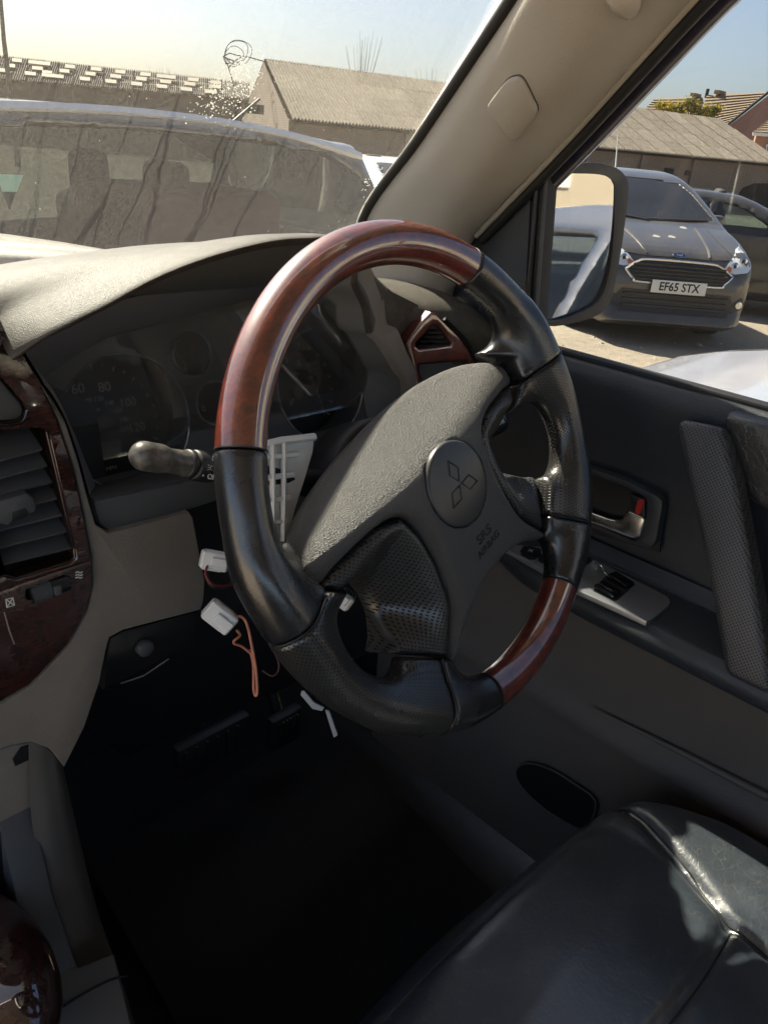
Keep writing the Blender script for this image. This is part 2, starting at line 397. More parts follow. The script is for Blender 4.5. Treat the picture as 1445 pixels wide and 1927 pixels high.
def glass(name, tint=(0.75, 0.80, 0.78), dust=0.0, dcol=(0.62, 0.58, 0.50), screen=False, refl=0.9):
    """Thin pane: clear or tinted transmission, mirror reflection by angle, and a dust or haze layer that scatters light."""
    t = NT(name); tc = t.n('TexCoord'); v = tc.outputs['Object']
    tr = t.n('BsdfTransparent', {0: col4(tint)}).outputs[0]; gl = t.n('BsdfGlossy', {0: (1, 1, 1, 1), 'Roughness': 0.01}).outputs[0]
    fr = t.n('Fresnel', {'IOR': 1.5}).outputs[0]
    cur = t.n('MixShader', {0: t.math('MULTIPLY', fr, refl, clamp=True), 1: tr, 2: gl}).outputs[0]
    if dust:
        n1 = t.noise(v, 7, 5); sp = t.n('TexVoronoi', {'Vector': v, 'Scale': 480.0}); speck = t.n('MapRange', {0: sp.outputs[0], 1: 0.42, 2: 0.10}).outputs[0]
        sp2 = t.noise(v, 700, 2); grainy = t.n('MapRange', {0: sp2, 1: 0.15, 2: 0.85}).outputs[0]
        m = t.math('MULTIPLY', t.math('ADD', t.math('MULTIPLY', grainy, 0.75), t.math('MULTIPLY', speck, 0.55)), t.math('ADD', 0.75, t.math('MULTIPLY', n1, .5)))
        if screen:   # rain has run down the dusty screen: wandering clean tracks along its slope
            uvx = t.n('SeparateXYZ', {0: tc.outputs['UV']}); wob = t.math('MULTIPLY', t.math('SUBTRACT', t.noise(v, 9, 5, 0.6), 0.5), 0.022)
            uu = t.math('ADD', t.math('MULTIPLY', uvx.outputs[0], 1.0), wob)
            cells = t.n('TexVoronoi', {'Vector': t.n('CombineXYZ', {0: t.math('MULTIPLY', uu, 30.0), 1: t.math('MULTIPLY', uvx.outputs[1], 0.7)}).outputs[0], 'Scale': 1.0, 'Randomness': 1.0}, feature='DISTANCE_TO_EDGE', voronoi_dimensions='2D')
            trk = t.n('MapRange', {0: cells.outputs[0], 1: 0.006, 2: 0.028}).outputs[0]
            part = t.ramp(t.noise(v, 5, 3), [(0.42, 0), (0.58, 1)])
            trk = t.math('MAXIMUM', trk, part); m = t.math('MULTIPLY', m, t.math('ADD', 0.42, t.math('MULTIPLY', trk, 0.58)))
            drop = t.n('TexVoronoi', {'Vector': v, 'Scale': 190.0, 'Randomness': 1.0}, feature='F1')
            m = t.math('MULTIPLY', m, t.n('MapRange', {0: drop.outputs[0], 1: 0.15, 2: 0.65, 3: 0.88, 4: 1.12}).outputs[0])
        m = t.math('MULTIPLY', m, dust, clamp=True)
        ds = t.n('MixShader', {0: 0.5, 1: t.n('BsdfDiffuse', {0: col4(dcol)}).outputs[0], 2: t.n('BsdfTranslucent', {0: col4(dcol)}).outputs[0]}).outputs[0]
        cur = t.n('MixShader', {0: m, 1: cur, 2: ds}).outputs[0]
    t.t.nodes.remove(t.b); t.shader(cur); return t.m

mt = {}
mt['dash'] = grain('dash_skin', (0.054, 0.046, 0.036), 0.54, 0.0006, 0.0002, dust=0.12)
mt['dash_dark'] = grain('dash_dark_plastic', (0.080, 0.083, 0.086), 0.55, 0.0009, 0.00015)
mt['dash_grey'] = grain('dash_grey_plastic', (0.22, 0.19, 0.155), 0.55, 0.0008, 0.00015, dust=0.1)
mt['beige'] = grain('pillar_trim_plastic', (0.44, 0.405, 0.35), 0.62, 0.0012, 0.00018, var=0.05)
mt['door_dark'] = grain('door_black_plastic', (0.031, 0.036, 0.044), 0.46, 0.0012, 0.00022)
mt['door_low'] = grain('door_grey_plastic', (0.125, 0.108, 0.092), 0.6, 0.0012, 0.0002)
mt['black'] = simple('black_plastic', (0.012, 0.012, 0.013), 0.45, var=0.2)
mt['rubber'] = simple('black_rubber', (0.014, 0.014, 0.015), 0.6, var=0.3, vscale=40, bump=(300, 0.2, 0.0005))
mt['gloss_black'] = simple('gloss_black', (0.008, 0.008, 0.009), 0.12)
mt['carpet'] = simple('carpet', (0.010, 0.011, 0.011), 0.95, var=0.4, vscale=120, bump=(900, 0.8, 0.003))
mt['pad'] = grain('airbag_cover_skin', (0.062, 0.058, 0.052), 0.40, 0.0006, 0.00065, spec=1.0)
mt['leather'] = leather('rim_leather', (0.014, 0.014, 0.015), 0.27, depth=0.00013, wear=0.25)
mt['leather_perf'] = leather('rim_leather_perforated', (0.024, 0.023, 0.022), 0.30, perf=('torus', 0.0024, 0.27), depth=0.00005)
mt['liner'] = leather('hub_liner_perforated', (0.034, 0.033, 0.031), 0.36, perf=('uv', 0.0027, 0.31), depth=0.00005)
mt['strap'] = leather('strap_dotted_rubber', (0.036, 0.036, 0.038), 0.5, perf=('yz', 0.0028, 0.30), depth=0.00005)
mt['seat'] = leather('seat_leather', (0.024, 0.031, 0.040), 0.32, scale=2.2, depth=0.0004, crease=0.13, wear=0.2)
sb_ = next(n for n in mt['seat'].node_tree.nodes if n.type == 'BSDF_PRINCIPLED'); sb_.inputs['Coat Weight'].default_value = 1.0; sb_.inputs['Coat Roughness'].default_value = .34; sb_.inputs['Coat IOR'].default_value = 1.6
mt['door_leather'] = leather('door_leather', (0.016, 0.016, 0.017), 0.42, scale=2.0, depth=0.0005, crease=0.25)
mt['wood'] = wood('lacquered_burr_wood'); mt['wood_dark'] = wood('dark_burr_wood', 0.26)
mt['chrome'] = simple('brushed_chrome', (0.62, 0.62, 0.60), 0.22, 1.0, rvar=0.06)
mt['silver'] = simple('satin_silver_plastic', (0.42, 0.43, 0.45), 0.30, 0.75, var=0.06, vscale=30, rvar=0.05)
mt['white_pl'] = simple('white_plastic', (0.74, 0.72, 0.67), 0.45, var=0.12, vscale=60)
mt['grey_pl'] = simple('translucent_grey_plastic', (0.74, 0.73, 0.69), 0.5, var=0.15, vscale=50)
mt['wire_o'] = simple('orange_wire', (0.55, 0.20, 0.11), 0.5)
mt['wire_k'] = simple('black_wire', (0.02, 0.02, 0.02), 0.5)
mt['print'] = simple('white_print', (0.62, 0.62, 0.58), 0.6)
mt['print_dim'] = simple('dial_print', (0.75, 0.68, 0.56), 0.6)
mt['print_dark'] = simple('dark_print', (0.012, 0.012, 0.012), 0.6)
mt['print_red'] = simple('red_print', (0.40, 0.06, 0.03), 0.5)
mt['red_pl'] = simple('red_plastic', (0.42, 0.02, 0.02), 0.4)
mt['needle'] = simple('needle', (0.75, 0.68, 0.50), 0.5)
mt['lcd'] = simple('grey_display', (0.36, 0.35, 0.25), 0.35)
mt['dial'] = simple('dial_face', (0.010, 0.011, 0.012), 0.55, var=0.2, vscale=40)
mt['stitch'] = simple('stitching', (0.13, 0.12, 0.105), 0.6)
mt['blue_paint'] = paint('dark_blue_paint', (0.012, 0.013, 0.045), 0.3, 0.25, 0.2)
mt['bonnet'] = paint('dusty_sky_bonnet_paint', (0.22, 0.21, 0.20), 0.3, 0.35, 0.8, (0.55, 0.50, 0.42))  # pale dusty coat also stands in for sky reflected in dark blue paint
mt['mirror'] = simple('mirror_silvering', (0.60, 0.61, 0.62), 0.02, 1.0)
mt['screen'] = glass('dusty_windscreen', (0.305, 0.318, 0.310), dust=0.062, screen=True, refl=0.6)
mt['sideglass'] = glass('dusty_side_glass', (0.312, 0.325, 0.321), dust=0.028, refl=0.6)
mt['lens'] = glass('hazed_cluster_lens', (0.85, 0.86, 0.86), dust=0.16, refl=0.6)  # dust value here paints a pale haze over the dials
def chalky(name, col):
    t = NT(name); a = t.n('BsdfDiffuse', {0: col4(col)}).outputs[0]; b = t.n('BsdfTranslucent', {0: col4(col)}).outputs[0]
    t.t.nodes.remove(t.b); return t.shader(t.n('MixShader', {0: .55, 1: a, 2: b}).outputs[0]).m
mt['dropping'] = chalky('dried_white_splash', (0.62, 0.61, 0.58))

# ------------------------------------------------------------------ the car the camera sits in: shell, pillar, windscreen
body = thing('off_road_car', 'dark blue body shell of the car around the cabin, with its own bonnet ahead', 'car')
def scr(x, z):                 # windscreen surface: raked, bowed forward in the middle
    k = 1-(x/0.72)**2; return Vector((x, 0.39-1.21*(z-1.42)+0.10*k+0.012, z+0.01*k))
def scr_x(z): return 0.66-0.39*(z-1.42)   # where the screen meets the pillar
zs = [1.325, 1.42, 1.52, 1.62, 1.70, 1.765]
ws = patch('windscreen', [[scr(scr_x(z)*f*1.03, z) for f in (-1, -.66, -.33, 0, .33, .66, 1)] for z in zs], mt['screen'], None, 6, 4, uv=True)
tag(ws, 'dusty windscreen with dried rain tracks, ahead of the steering wheel', 'windscreen')
# dried splashes on the glass
bv = bvh_of(ws)
def on_screen(px, py):
    d = ray(px, py).normalized(); h = bv.ray_cast(CAM, d); return (h[0], h[1]) if h[0] is not None else (None, None)
v, f = [], []
def blob(px, py, s):
    p, n = on_screen(px, py)
    if p is None: return
    n = -n if n.dot(ray(px, py)) > 0 else n; u, w, n = frame_of(n); b = len(v); m = 7; ph = random.random()*6
    e = random.uniform(0.6, 1.7); an = random.uniform(0, 3.14); u, w = u*math.cos(an)+w*math.sin(an), w*math.cos(an)-u*math.sin(an)
    for ring, hgt in ((1.0, .0003), (0.6, .0009)):
        for k in range(m):
            a = 2*math.pi*k/m; r = s*ring*(0.75+0.5*abs(math.sin(a*1.5+ph))); v.append(p-n*0.0002+u*(r*e*math.cos(a))+w*(r*math.sin(a)/e)+n*hgt)
    for k in range(m): f.append((b+k, b+(k+1) % m, b+m+(k+1) % m, b+m+k))
    f.append(tuple(b+m+k for k in range(m)))
r2 = random.Random(3)
for i in range(560):
    t = r2.random(); cxp = 470-70*t+r2.gauss(0, 17+10*t); cyp = 112+100*t+r2.gauss(0, 14)
    if abs((cxp-(468-62*(cyp-110)/100)) - 3) < 3.2: continue          # the clean run through the middle
    blob(cxp, cyp, r2.choice((.00022, .0003, .0004, .0005, .0008)))
for i in range(16): blob(690+r2.gauss(0, 5), 346+r2.gauss(0, 7), r2.choice((.0004, .0007)))
for i in range(16): blob(r2.uniform(20, 700), r2.uniform(180, 440), r2.choice((.0003, .0004)))
o = pyd('dried_splash', v, f, mt['dropping'], None, True); tag(o, 'dried white splashes and specks spattered across the windscreen', 'splash', kind='stuff')

# pillar trim: a long moulding with a forward flank, a crease and a rounded door-side edge
pil = thing('windscreen_pillar', 'beige-grey windscreen pillar trim slanting up beside the driver door', 'pillar')
def pl(px, py, x): return aX(px, py, x)
PT = [  # (bottom -> top): pixel rows of [glass edge, crease, face, door edge]
    ([(688, 560, .695), (738, 560, .672), (800, 560, .672), (842, 560, .70)]),
    ([(692, 420, .672), (765, 400, .650), (840, 420, .652), (885, 440, .690)]),
    ([(795, 272, .640), (862, 262, .618), (960, 262, .622), (1052, 262, .672)]),
    ([(893, 128, .606), (946, 128, .588), (1070, 128, .595), (1180, 118, .648)]),
    ([(985, -8, .576), (1020, -8, .560), (1160, -8, .572), (1292, -8, .628)]),
    ([(1085, -160, .545), (1120, -160, .530), (1270, -160, .545), (1440, -165, .600)])]
rows = [[pl(*q) for q in r] for r in PT]
rows.append([a+(a-b)*1.1 for a, b in zip(rows[-1], rows[-2])])
for r in rows: r.append(r[3]+Vector((.035, .02, 0)))
for r in rows: r.insert(0, r[0]+Vector((.02, .035, 0)))
trim_o = patch('trim', rows, mt['beige'], pil, 8, 8, thick=-0.004)
# black seal between glass and trim, body-coloured frame and rubber on the door side
gl = [r[1] for r in rows]
def rib(name, pts, wdir, wid, thk, mat, par):
    A = [list(p) for p in pts]; a = catmull(A, 6); wd = Vector(wdir).normalized(); th = Vector((0, 0, 0)); v, f = [], []
    for i, p in enumerate(a):
        p = Vector(p); tg = Vector(a[min(i+1, len(a)-1)])-Vector(a[max(i-1, 0)]); n = tg.cross(wd).normalized()
        for q in (p, p+wd*wid, p+wd*wid+n*thk, p+n*thk): v.append(q)
    m = len(a)
    for i in range(m-1):
        for k in range(4): f.append((i*4+k, i*4+(k+1) % 4, i*4+4+(k+1) % 4, i*4+4+k))
    f += [(3, 2, 1, 0), (m*4-4, m*4-3, m*4-2, m*4-1)]
    return pyd(name, v, f, mat, par, True, 40)
tube('screen_seal', [p+Vector((-.004, .006, .002)) for p in gl], 0.0062, mt['rubber'], pil, n=10, sm=5)
de = [r[4] for r in rows]
tube('trim_bead', [p+Vector((.006, -.004, -.002)) for p in de[1:]], 0.0035, mt['beige'], pil, n=8, sm=5)
tube('door_seal', [p+Vector((.014, -.007, -.006)) for p in de[1:]], 0.0065, mt['rubber'], pil, n=10, sm=5)
tube('painted_frame', [p+Vector((.040, -.004, -.002)) for p in de[1:]], 0.013, mt['blue_paint'], pil, n=12, sm=5)
# rounded cover in the pillar, handle foot further up
fn = (rows[3][3]-rows[2][3]).cross(rows[2][4]-rows[2][2]).normalized(); fn = fn if fn.dot(CAM-rows[2][3]) > 0 else -fn
def on_face(px, py, off=0.0):
    pt = rows[3][2]*0.5+rows[2][3]*0.5; return at(px, py, fn, fn.dot(pt)+off)
cov = [(968, 143), (985, 147), (1006, 187), (1012, 202), (1006, 216), (978, 254), (967, 261), (957, 256), (927, 216), (921, 200), (925, 188), (952, 153)]
pb = bvh_of(trim_o)
def on_trim(px, py, off):
    h_ = pb.ray_cast(CAM, ray(px, py).normalized()); n_ = h_[1] if h_[1].dot(ray(px, py)) < 0 else -h_[1]; return h_[0]+n_*off
def cushion_on(name, outline, levels, mat):
    ol = catmull([(x, y, 0) for x, y in outline], 5, True); cx_, cy_ = ol[:, 0].mean(), ol[:, 1].mean(); v, f = [], []; m = len(ol)
    for s, off in levels: v += [on_trim(cx_+(x-cx_)*s, cy_+(y-cy_)*s, off) for x, y, _ in ol]
    for k in range(len(levels)-1): f += [(k*m+i, k*m+(i+1) % m, k*m+m+(i+1) % m, k*m+m+i) for i in range(m)]
    f.append(tuple((len(levels)-1)*m+i for i in range(m))); return pyd(name, v, f, mat, pil, True, 50)
cushion_on('cover_gap', cov, ((1.035, -.002), (1.035, .0008), (.9, .0008)), mt['dash_dark'])
cushion_on('cap', cov, ((.985, -.001), (.985, .0025), (.95, .0042), (.88, .0050), (.5, .0055), (.1, .0056)), mt['beige'])
cushion_on('grab_handle_foot', [(1148, -20), (1150, -2), (1158, 10), (1172, 17), (1184, 16), (1196, 4), (1202, -20)], ((1.0, -.001), (1.0, .006), (.9, .011), (.6, .014), (.1, .015)), mt['beige'])

# shell that shades the cabin: roof, header, floor, bulkhead, passenger side below the window, rear
SH = mt['blue_paint']
def xo(y): return 0.60
patch('roof', [[Vector((s*0.60, y, 1.735 if abs(s) == 1 else 1.80-.02*s*s)) for s in (-1, -.5, 0, .5, 1)] for y in (-2.1, -1.4, -.7, -.10)], mt['beige'], body, 4, 4, thick=0.03)
patch('header', [[scr(x, 1.765)+Vector((0, -.005, 0)) for x in (-.52, -.26, 0, .26, .52)], [Vector((x*1.1, -.12, 1.80)) for x in (-.52, -.26, 0, .26, .52)]], mt['beige'], body, 4, 4, thick=0.03)
box('floor', (-.78, -2.1, .50), (.80, .75, .55), mt['carpet'], body)
box('bulkhead', (-.78, .62, .5), (.80, .66, 1.30), mt['carpet'], body)
box('rear_panel', (-.72, -2.12, .5), (.72, -2.06, 1.30), mt['dash_dark'], body)
box('sill', (-.80, -2.1, .40), (-.72, .62, .62), mt['dash_dark'], body)
box('rear_door', (-.78, -2.1, .62), (-.72, -.56, 1.25), mt['dash_dark'], body)
box('kick_panel', (-.78, .30, .62), (-.72, .62, 1.25), mt['dash_dark'], body)
box('door_pillar', (-.74, -.62, 1.18), (-.68, -.50, 1.76), mt['beige'], body)
box('door_pillar', (.66, -.74, .6), (.74, -.60, 1.76), mt['beige'], body)
box('rear_quarter', (.72, -2.1, .5), (.78, -.74, 1.30), mt['beige'], body)
for s in (-1, 1):
    if s < 0: tube('windscreen_post', [Vector((-p.x, p.y, p.z)) for p in gl], 0.03, mt['beige'], body, n=12, sm=4)
    box('roof_rail', (s*.62-.03, -2.1, 1.70), (s*.62+.03, -.05, 1.775), mt['beige'], body, .01)
# own bonnet, dust and sky reflection painted on as a pale strip over the dash
bz = [(0.0, 1.347), (.2, 1.345), (.38, 1.337), (.55, 1.315), (.72, 1.27), (.86, 1.17)]
def bon(y, dz): return [Vector((x*s, y-(.12*(x/.8)**2), z-dz)) for s, lst in ((-1, bz[:0:-1]), (1, bz)) for x, z in lst]
patch('bonnet', [bon(.70, .045), bon(.705, .014), bon(.73, .003), bon(.80, -.001), bon(1.2, .03), bon(1.7, .10), bon(1.85, .20), bon(1.87, .45)], mt['bonnet'], body, 4, 4, thick=0.01)
patch('scuttle', [[Vector((x, .62+.0*(1-(x/.72)**2), 1.318)) for x in (-.70, -.35, 0, .35, .70)], [Vector((x, .705, 1.312)) for x in (-.70, -.35, 0, .35, .70)]], mt['black'], body, 4, 3, thick=.01)
box('wing', (.80, .15, .55), (.90, 1.85, 1.10), SH, body, .04, 3); box('wing', (-.90, .15, .55), (-.80, 1.85, 1.10), SH, body, .04, 3)

# ------------------------------------------------------------------ dashboard
dash = thing('dashboard', 'dusty grey-brown dashboard with a hooded instrument binnacle', 'dashboard')
# edge of the binnacle opening, left foot -> over the top -> right foot (photo pixel, depth y)
LIP = [(206, 1003, .215), (184, 985, .2145), (171, 940, .213), (150, 862, .210), (125, 790, .206), (96, 738, .202), (62, 702, .197), (34, 674, .191), (44, 656, .186), (100, 632, .181), (200, 582, .173), (300, 530, .167), (400, 493, .163), (500, 468, .161), (570, 461, .161)]
lip = [aY(*p) for p in LIP]
lip += [Vector((.395, .163, 1.419)), Vector((.425, .168, 1.404)), aY(660, 533, .176), aY(680, 580, .184), aY(688, 628, .190), aY(706, 645, .194), aY(738, 697, .200), aY(754, 728, .204), Vector((.55, .212, 1.20)), Vector((.555, .216, 1.15))]
ctrL = Vector((.345, .2, 1.27))
def outw(p, k):               # away from the opening's centre, in the x-z plane
    d = Vector((p.x-ctrL.x, 0, p.z-ctrL.z)).normalized(); return d*k
top_i = range(7, 21)
# brow: from the lip over a soft roll to the top and back to the windscreen
r0 = [lip[i] for i in (7, 9, 10, 11, 12, 13, 14, 15, 16, 17, 18, 19)]
def topz(x): return np.interp(x, [-.1, .10, .15, .20, .264, .331, .376, .419, .47, .526, .56], [1.372, 1.380, 1.392, 1.400, 1.407, 1.412, 1.412, 1.408, 1.398, 1.378, 1.350])
r1, r2_, r3, r4, r5 = [], [], [], [], []
for i, p in enumerate(r0):
    t = i/(len(r0)-1); xx = .125+t*(.545-.125)
    q = p+Vector((0, -.004, .0))+outw(p, .007); r1.append(q)
    T_ = Vector((xx, .25, topz(xx))); r2_.append(q.lerp(T_, .38)+Vector((0, 0, .0035))); r3.append(T_); r4.append(Vector((xx, .40, topz(xx)-.028))); r5.append(Vector((xx, .60, 1.322)))
# the lip's first columns run down the left flank: lift their back rows to the flank's crest
patch('brow', [r0, r1, r2_, r3, r4, r5], mt['dash'], dash, 6, 6)
mt['inner_hood'] = grain('inner_hood_plastic', (.15, .155, .16), .6, .0009, .00012)
# inner hood: dark funnel from the lip to the instrument face
CN = Vector((0, -math.cos(R(15)), math.sin(R(15)))); CV = Vector((0, math.sin(R(15)), math.cos(R(15)))); CU = Vector((1, 0, 0))
def cl(px, py, y0): return at(px, py, CN, CN.dot(Vector((.345, y0, 1.3))))
def cpt(x, v, y0): return Vector((x, y0, 1.3))+CV*v
YF = .262
inn = []
for p in lip:
    k = ctrL+(p-ctrL)*0.90; v_ = (k.z-1.3)/math.cos(R(15)); inn.append(cpt(k.x, min(v_, .066), YF-.001))
patch('inner_hood', [lip, [p*.5+q*.5+Vector((0, 0, .004)) for p, q in zip(lip, inn)], inn], mt['inner_hood'], dash, 4, 4)
# right flank of the binnacle: grey band outside the opening
ri = [lip[i] for i in range(16, 25)]
ro = [Vector((.455, .20, 1.412)), aY(697, 503, .24), aY(720, 556, .24), aY(727, 606, .236), aY(747, 620, .232), aY(762, 656, .228), aY(782, 712, .224), Vector((.60, .225, 1.19)), Vector((.60, .228, 1.15))]
patch('binnacle_flank', [ri, [p*.72+q*.28+Vector((0, -.006, .002)) for p, q in zip(ri, ro)], ro, [q+Vector((.006, .05, -.004)) for q in ro]], mt['dash_grey'], dash, 5, 5)
# dash top right of the binnacle and on to the passenger side
patch('top_pad', [[Vector((.50, .29, 1.28)), Vector((.56, .27, 1.27)), aY(800, 590, .245)-Vector((0, 0, .07)), Vector((.672, .215, 1.27)), Vector((.72, .20, 1.25))],
                  [Vector((.50, .30, 1.352)), Vector((.56, .28, 1.345)), aY(800, 590, .24)+Vector((0, 0, .004)), Vector((.668, .215, 1.332)), Vector((.715, .20, 1.30))],
                  [Vector((.50, .40, 1.352)), Vector((.56, .38, 1.350)), Vector((.61, .36, 1.349)), Vector((.67, .33, 1.345)), Vector((.72, .32, 1.31))],
                  [Vector((.50, .60, 1.325)), Vector((.56, .58, 1.322)), Vector((.61, .56, 1.320)), Vector((.67, .52, 1.315)), Vector((.74, .50, 1.29))]], mt['dash'], dash, 5, 5)
slab('end_panel', [aY(x, y, .248) for x, y in ((650, 500), (697, 510), (740, 548), (800, 578), (816, 586), (838, 604), (900, 690), (900, 780), (740, 780), (700, 640))], (0, -1, 0), .03, mt['dash'], dash, .004)
xl = [-.72, -.5, -.3, -.1, .03, .125]
patch('top_pad', [[Vector((x, .17, 1.30)) for x in xl[:-1]]+[Vector((.115, .185, 1.355))], [Vector((x, .16, 1.34)) for x in xl[:-1]]+[Vector((.12, .19, 1.366))], [Vector((x, .20, 1.365)) for x in xl[:-1]]+[Vector((.13, .21, 1.378))], [Vector((x, .30, 1.372)) for x in xl[:-1]]+[Vector((.14, .30, 1.386))], [Vector((x, .42, 1.362)) for x in xl[:-1]]+[Vector((.14, .42, 1.368))], [Vector((x, .60, 1.322)) for x in xl[:-1]]+[Vector((.14, .60, 1.322))]], mt['dash'], dash, 4, 4)
box('lower_dash', (-.72, .20, .95), (-.16, .30, 1.335), mt['dash_dark'], dash, .02)
# grey-brown surround: strip beside the centre panel, running into the panel under the instruments
YS = .200
sur = [(0, 606), (20, 640), (48, 668), (92, 738), (124, 795), (148, 868), (168, 945), (181, 988), (205, 1004), (356, 964), (364, 974), (376, 1040), (386, 1092), (384, 1130), (378, 1148), (300, 1168), (232, 1186), (207, 1200), (200, 1225), (188, 1285), (160, 1368), (122, 1444), (95, 1410), (60, 1396), (20, 1404), (-40, 1425), (-40, 1345), (0, 1326), (60, 1291), (130, 1216), (165, 1152), (177, 1102), (175, 1050), (160, 970), (140, 880), (110, 790), (75, 715), (40, 657), (0, 622)]
spn = [aY(x, y, YS) for x, y in sur]
slab('surround_panel', spn, (0, -1, 0), .03, mt['dash_grey'], dash, 0.005, 3)
# instrument shelf below the dials
shelf = [(176, 940), (352, 903), (440, 880), (440, 935), (355, 962), (206, 1001), (190, 990), (182, 968)]
slab('instrument_shelf', [aY(x, y, .206) for x, y in shelf], (0, -1, 0), .02, mt['dash_dark'], dash, 0.004, 2)
patch('shelf_ledge', [[aY(178, 944, .205), aY(265, 925, .205), aY(352, 906, .205), Vector((.56, .205, 1.205))], [aY(176, 938, .212)+Vector((0, .004, 0)), aY(264, 919, .212), aY(351, 900, .212), Vector((.56, .213, 1.210))], [cpt(.195, -.086, .258), cpt(.25, -.086, .258), cpt(.33, -.086, .258), cpt(.56, -.086, .258)]], mt['dash_dark'], dash, 4, 4)
# below: dark knee panel with a push button, a scuffed edge
slab('knee_panel', [Vector((.19, .24, 1.09)), Vector((.72, .24, 1.05)), Vector((.72, .30, .80)), Vector((.24, .30, .84)), Vector((.15, .262, .99))], (0, -.97, -.25), .02, mt['black'], dash, .004)
slab('lower_cover', [aY(x, y, .222) for x, y in ((207, 1202), (232, 1188), (300, 1170), (372, 1151), (366, 1215), (318, 1236), (228, 1284), (197, 1300), (200, 1240))], (0, -1, 0), .02, mt['black'], dash, .003)
tube('push_button', [aY(270, 1216, .221), aY(270, 1216, .221)+Vector((0, -.006, 0)), aY(270, 1216, .221)+Vector((0, -.0075, 0))], [.0085, .0085, .006], mt['dash_dark'], dash, n=24)
tube('cover_edge', [aY(228, 1286, .219), aY(270, 1272, .219), aY(318, 1240, .219)], .0008, mt['dash_grey'], dash, n=5)
slab('column_opening', [Vector((.275, .235, 1.215)), Vector((.60, .235, 1.20)), Vector((.60, .235, 1.03)), Vector((.275, .235, 1.04))], (0, -1, 0), .005, mt['black'], dash)

# instruments
ic = thing('instrument_cluster', 'instrument cluster with round black dials and a small grey display', 'instrument cluster')
face = [inn[i] for i in range(len(inn))]
SP, TA = cl(243, 795, YF), cl(606, 724, YF)
SPx, TAx = SP.x, TA.x; SPv = (SP-cpt(0, 0, YF)).dot(CV); TAv = (TA-cpt(0, 0, YF)).dot(CV); RD = .0595
circ = lambda x, v_, r, y0, m=40, sx=1.0: [cpt(x+r*sx*math.cos(2*math.pi*k/m), v_+r*math.sin(2*math.pi*k/m), y0) for k in range(m)]
m1 = cl(355, 668, YF); m2 = cl(395, 752, YF); m3 = cl(430, 640, YF)
mv = lambda p: (p.x, (p-cpt(0, 0, YF)).dot(CV))
fx0, fx1, fv0, fv1 = .155, .56, -.088, .075
outer = [cpt(fx0, fv0, YF), cpt(fx1, fv0, YF), cpt(fx1, .03, YF), cpt(.50, fv1-.01, YF), cpt(.345, fv1, YF), cpt(.20, fv1-.02, YF), cpt(fx0, .02, YF)]
hs = [circ(SPx, SPv, RD, YF), circ(TAx, TAv, RD, YF), circ(mv(m1)[0]+.004, mv(m1)[1], .020, YF, 24), circ(mv(m2)[0]+.006, mv(m2)[1]-.004, .021, YF, 24)]
slab('mask', outer, CN, .004, simple('cluster_mask', (.075, .08, .085), .5, var=.1, vscale=30, bump=(700, .2, .0003)), ic, 0, holes=hs)
for h_, r_ in zip(hs, (.0007,)*4): tube('bezel_ring', [p+CN*.0006 for p in h_], .0009, mt['silver'], ic, n=6, closed=True)
YD = .302
def dialplate(x, v_, r):
    o = slab('dial_face', circ(x, v_, r, YD, 40), CN, .002, mt['dial'], ic); return o
d1 = dialplate(SPx, SPv, .068); d2 = dialplate(TAx, TAv, .068)
for (x, v_), r in ((mv(m1), .024), (mv(m2), .025)): slab('dial_face', circ(x+.004, v_, r, YD-.015, 24), CN, .002, mt['dial'], ic)
for xx, vv in ((SPx, SPv), (TAx, TAv)):      # funnel walls between mask and dial
    patch('dial_wall', [circ(xx, vv, RD, YF-.0005, 33)+[circ(xx, vv, RD, YF-.0005, 33)[0]], circ(xx, vv, RD+.008, YD+.001, 33)+[circ(xx, vv, RD+.008, YD+.001, 33)[0]]], mt['dash_dark'], ic, 1, 2)
def dpos(px, py): return cl(px, py, YD-.0015)
TM = lambda p: basis(p+CN*.0004, CU, CV)
for s, px, py, sz in (('60', 147, 732, .0125), ('80', 197, 729, .0125), ('100', 241, 758, .0115), ('120', 258, 805, .0115)):
    text('dial_number', s, sz, mt['print_dim'], TM(dpos(px, py)), d1, sx=1.0)
for s, px, py in (('20', 147, 826), ('40', 140, 806), ('60', 140, 787), ('80', 149, 768), ('100', 164, 755), ('120', 186, 751), ('140', 206, 759), ('160', 222, 773), ('180', 234, 791), ('200', 235, 808)):
    text('dial_number', s, .0062, mt['print_dim'], TM(dpos(px, py)), d1)
text('dial_lettering', 'km/h', .0048, mt['print_dim'], TM(dpos(180, 772)), d1); text('dial_lettering', 'MPH', .0052, mt['print_dim'], TM(dpos(210, 881)), d1)
hub = cl(196, 802, YD-.004); hv = (hub-cpt(0, 0, YD)).dot(CV)
for k in range(25):
    a = R(225-k*11.25); p, q = [cpt(hub.x+r*math.cos(a), hv+r*math.sin(a), YD-.0015) for r in (.051 if k % 2 == 0 else .053, .0555)]
    tube('dial_tick', [p, q], .0008, mt['print_dim'], d1, n=4)
nd = cl(157, 842, YD-.006); tube('needle', [hub, hub*.6+nd*.4, nd], [.0013, .0012, .0007], mt['needle'], d1, n=6)
tube('needle_hub', [hub+CN*-.002, hub+CN*.004, hub+CN*.005], [.009, .009, .007], mt['black'], d1, n=20)
slab('trip_display', [cl(165, 838, YD-.002), cl(229, 828, YD-.002), cl(230, 856, YD-.002), cl(178, 868, YD-.002), cl(170, 860, YD-.002)], CN, .002, mt['lcd'], d1)
for s, px, py, sz, m in (('5', 539, 676, .0115, 'print'), ('6', 564, 684, .0115, 'print')): text('dial_number', s, sz, mt[m], TM(dpos(px, py)), d2)
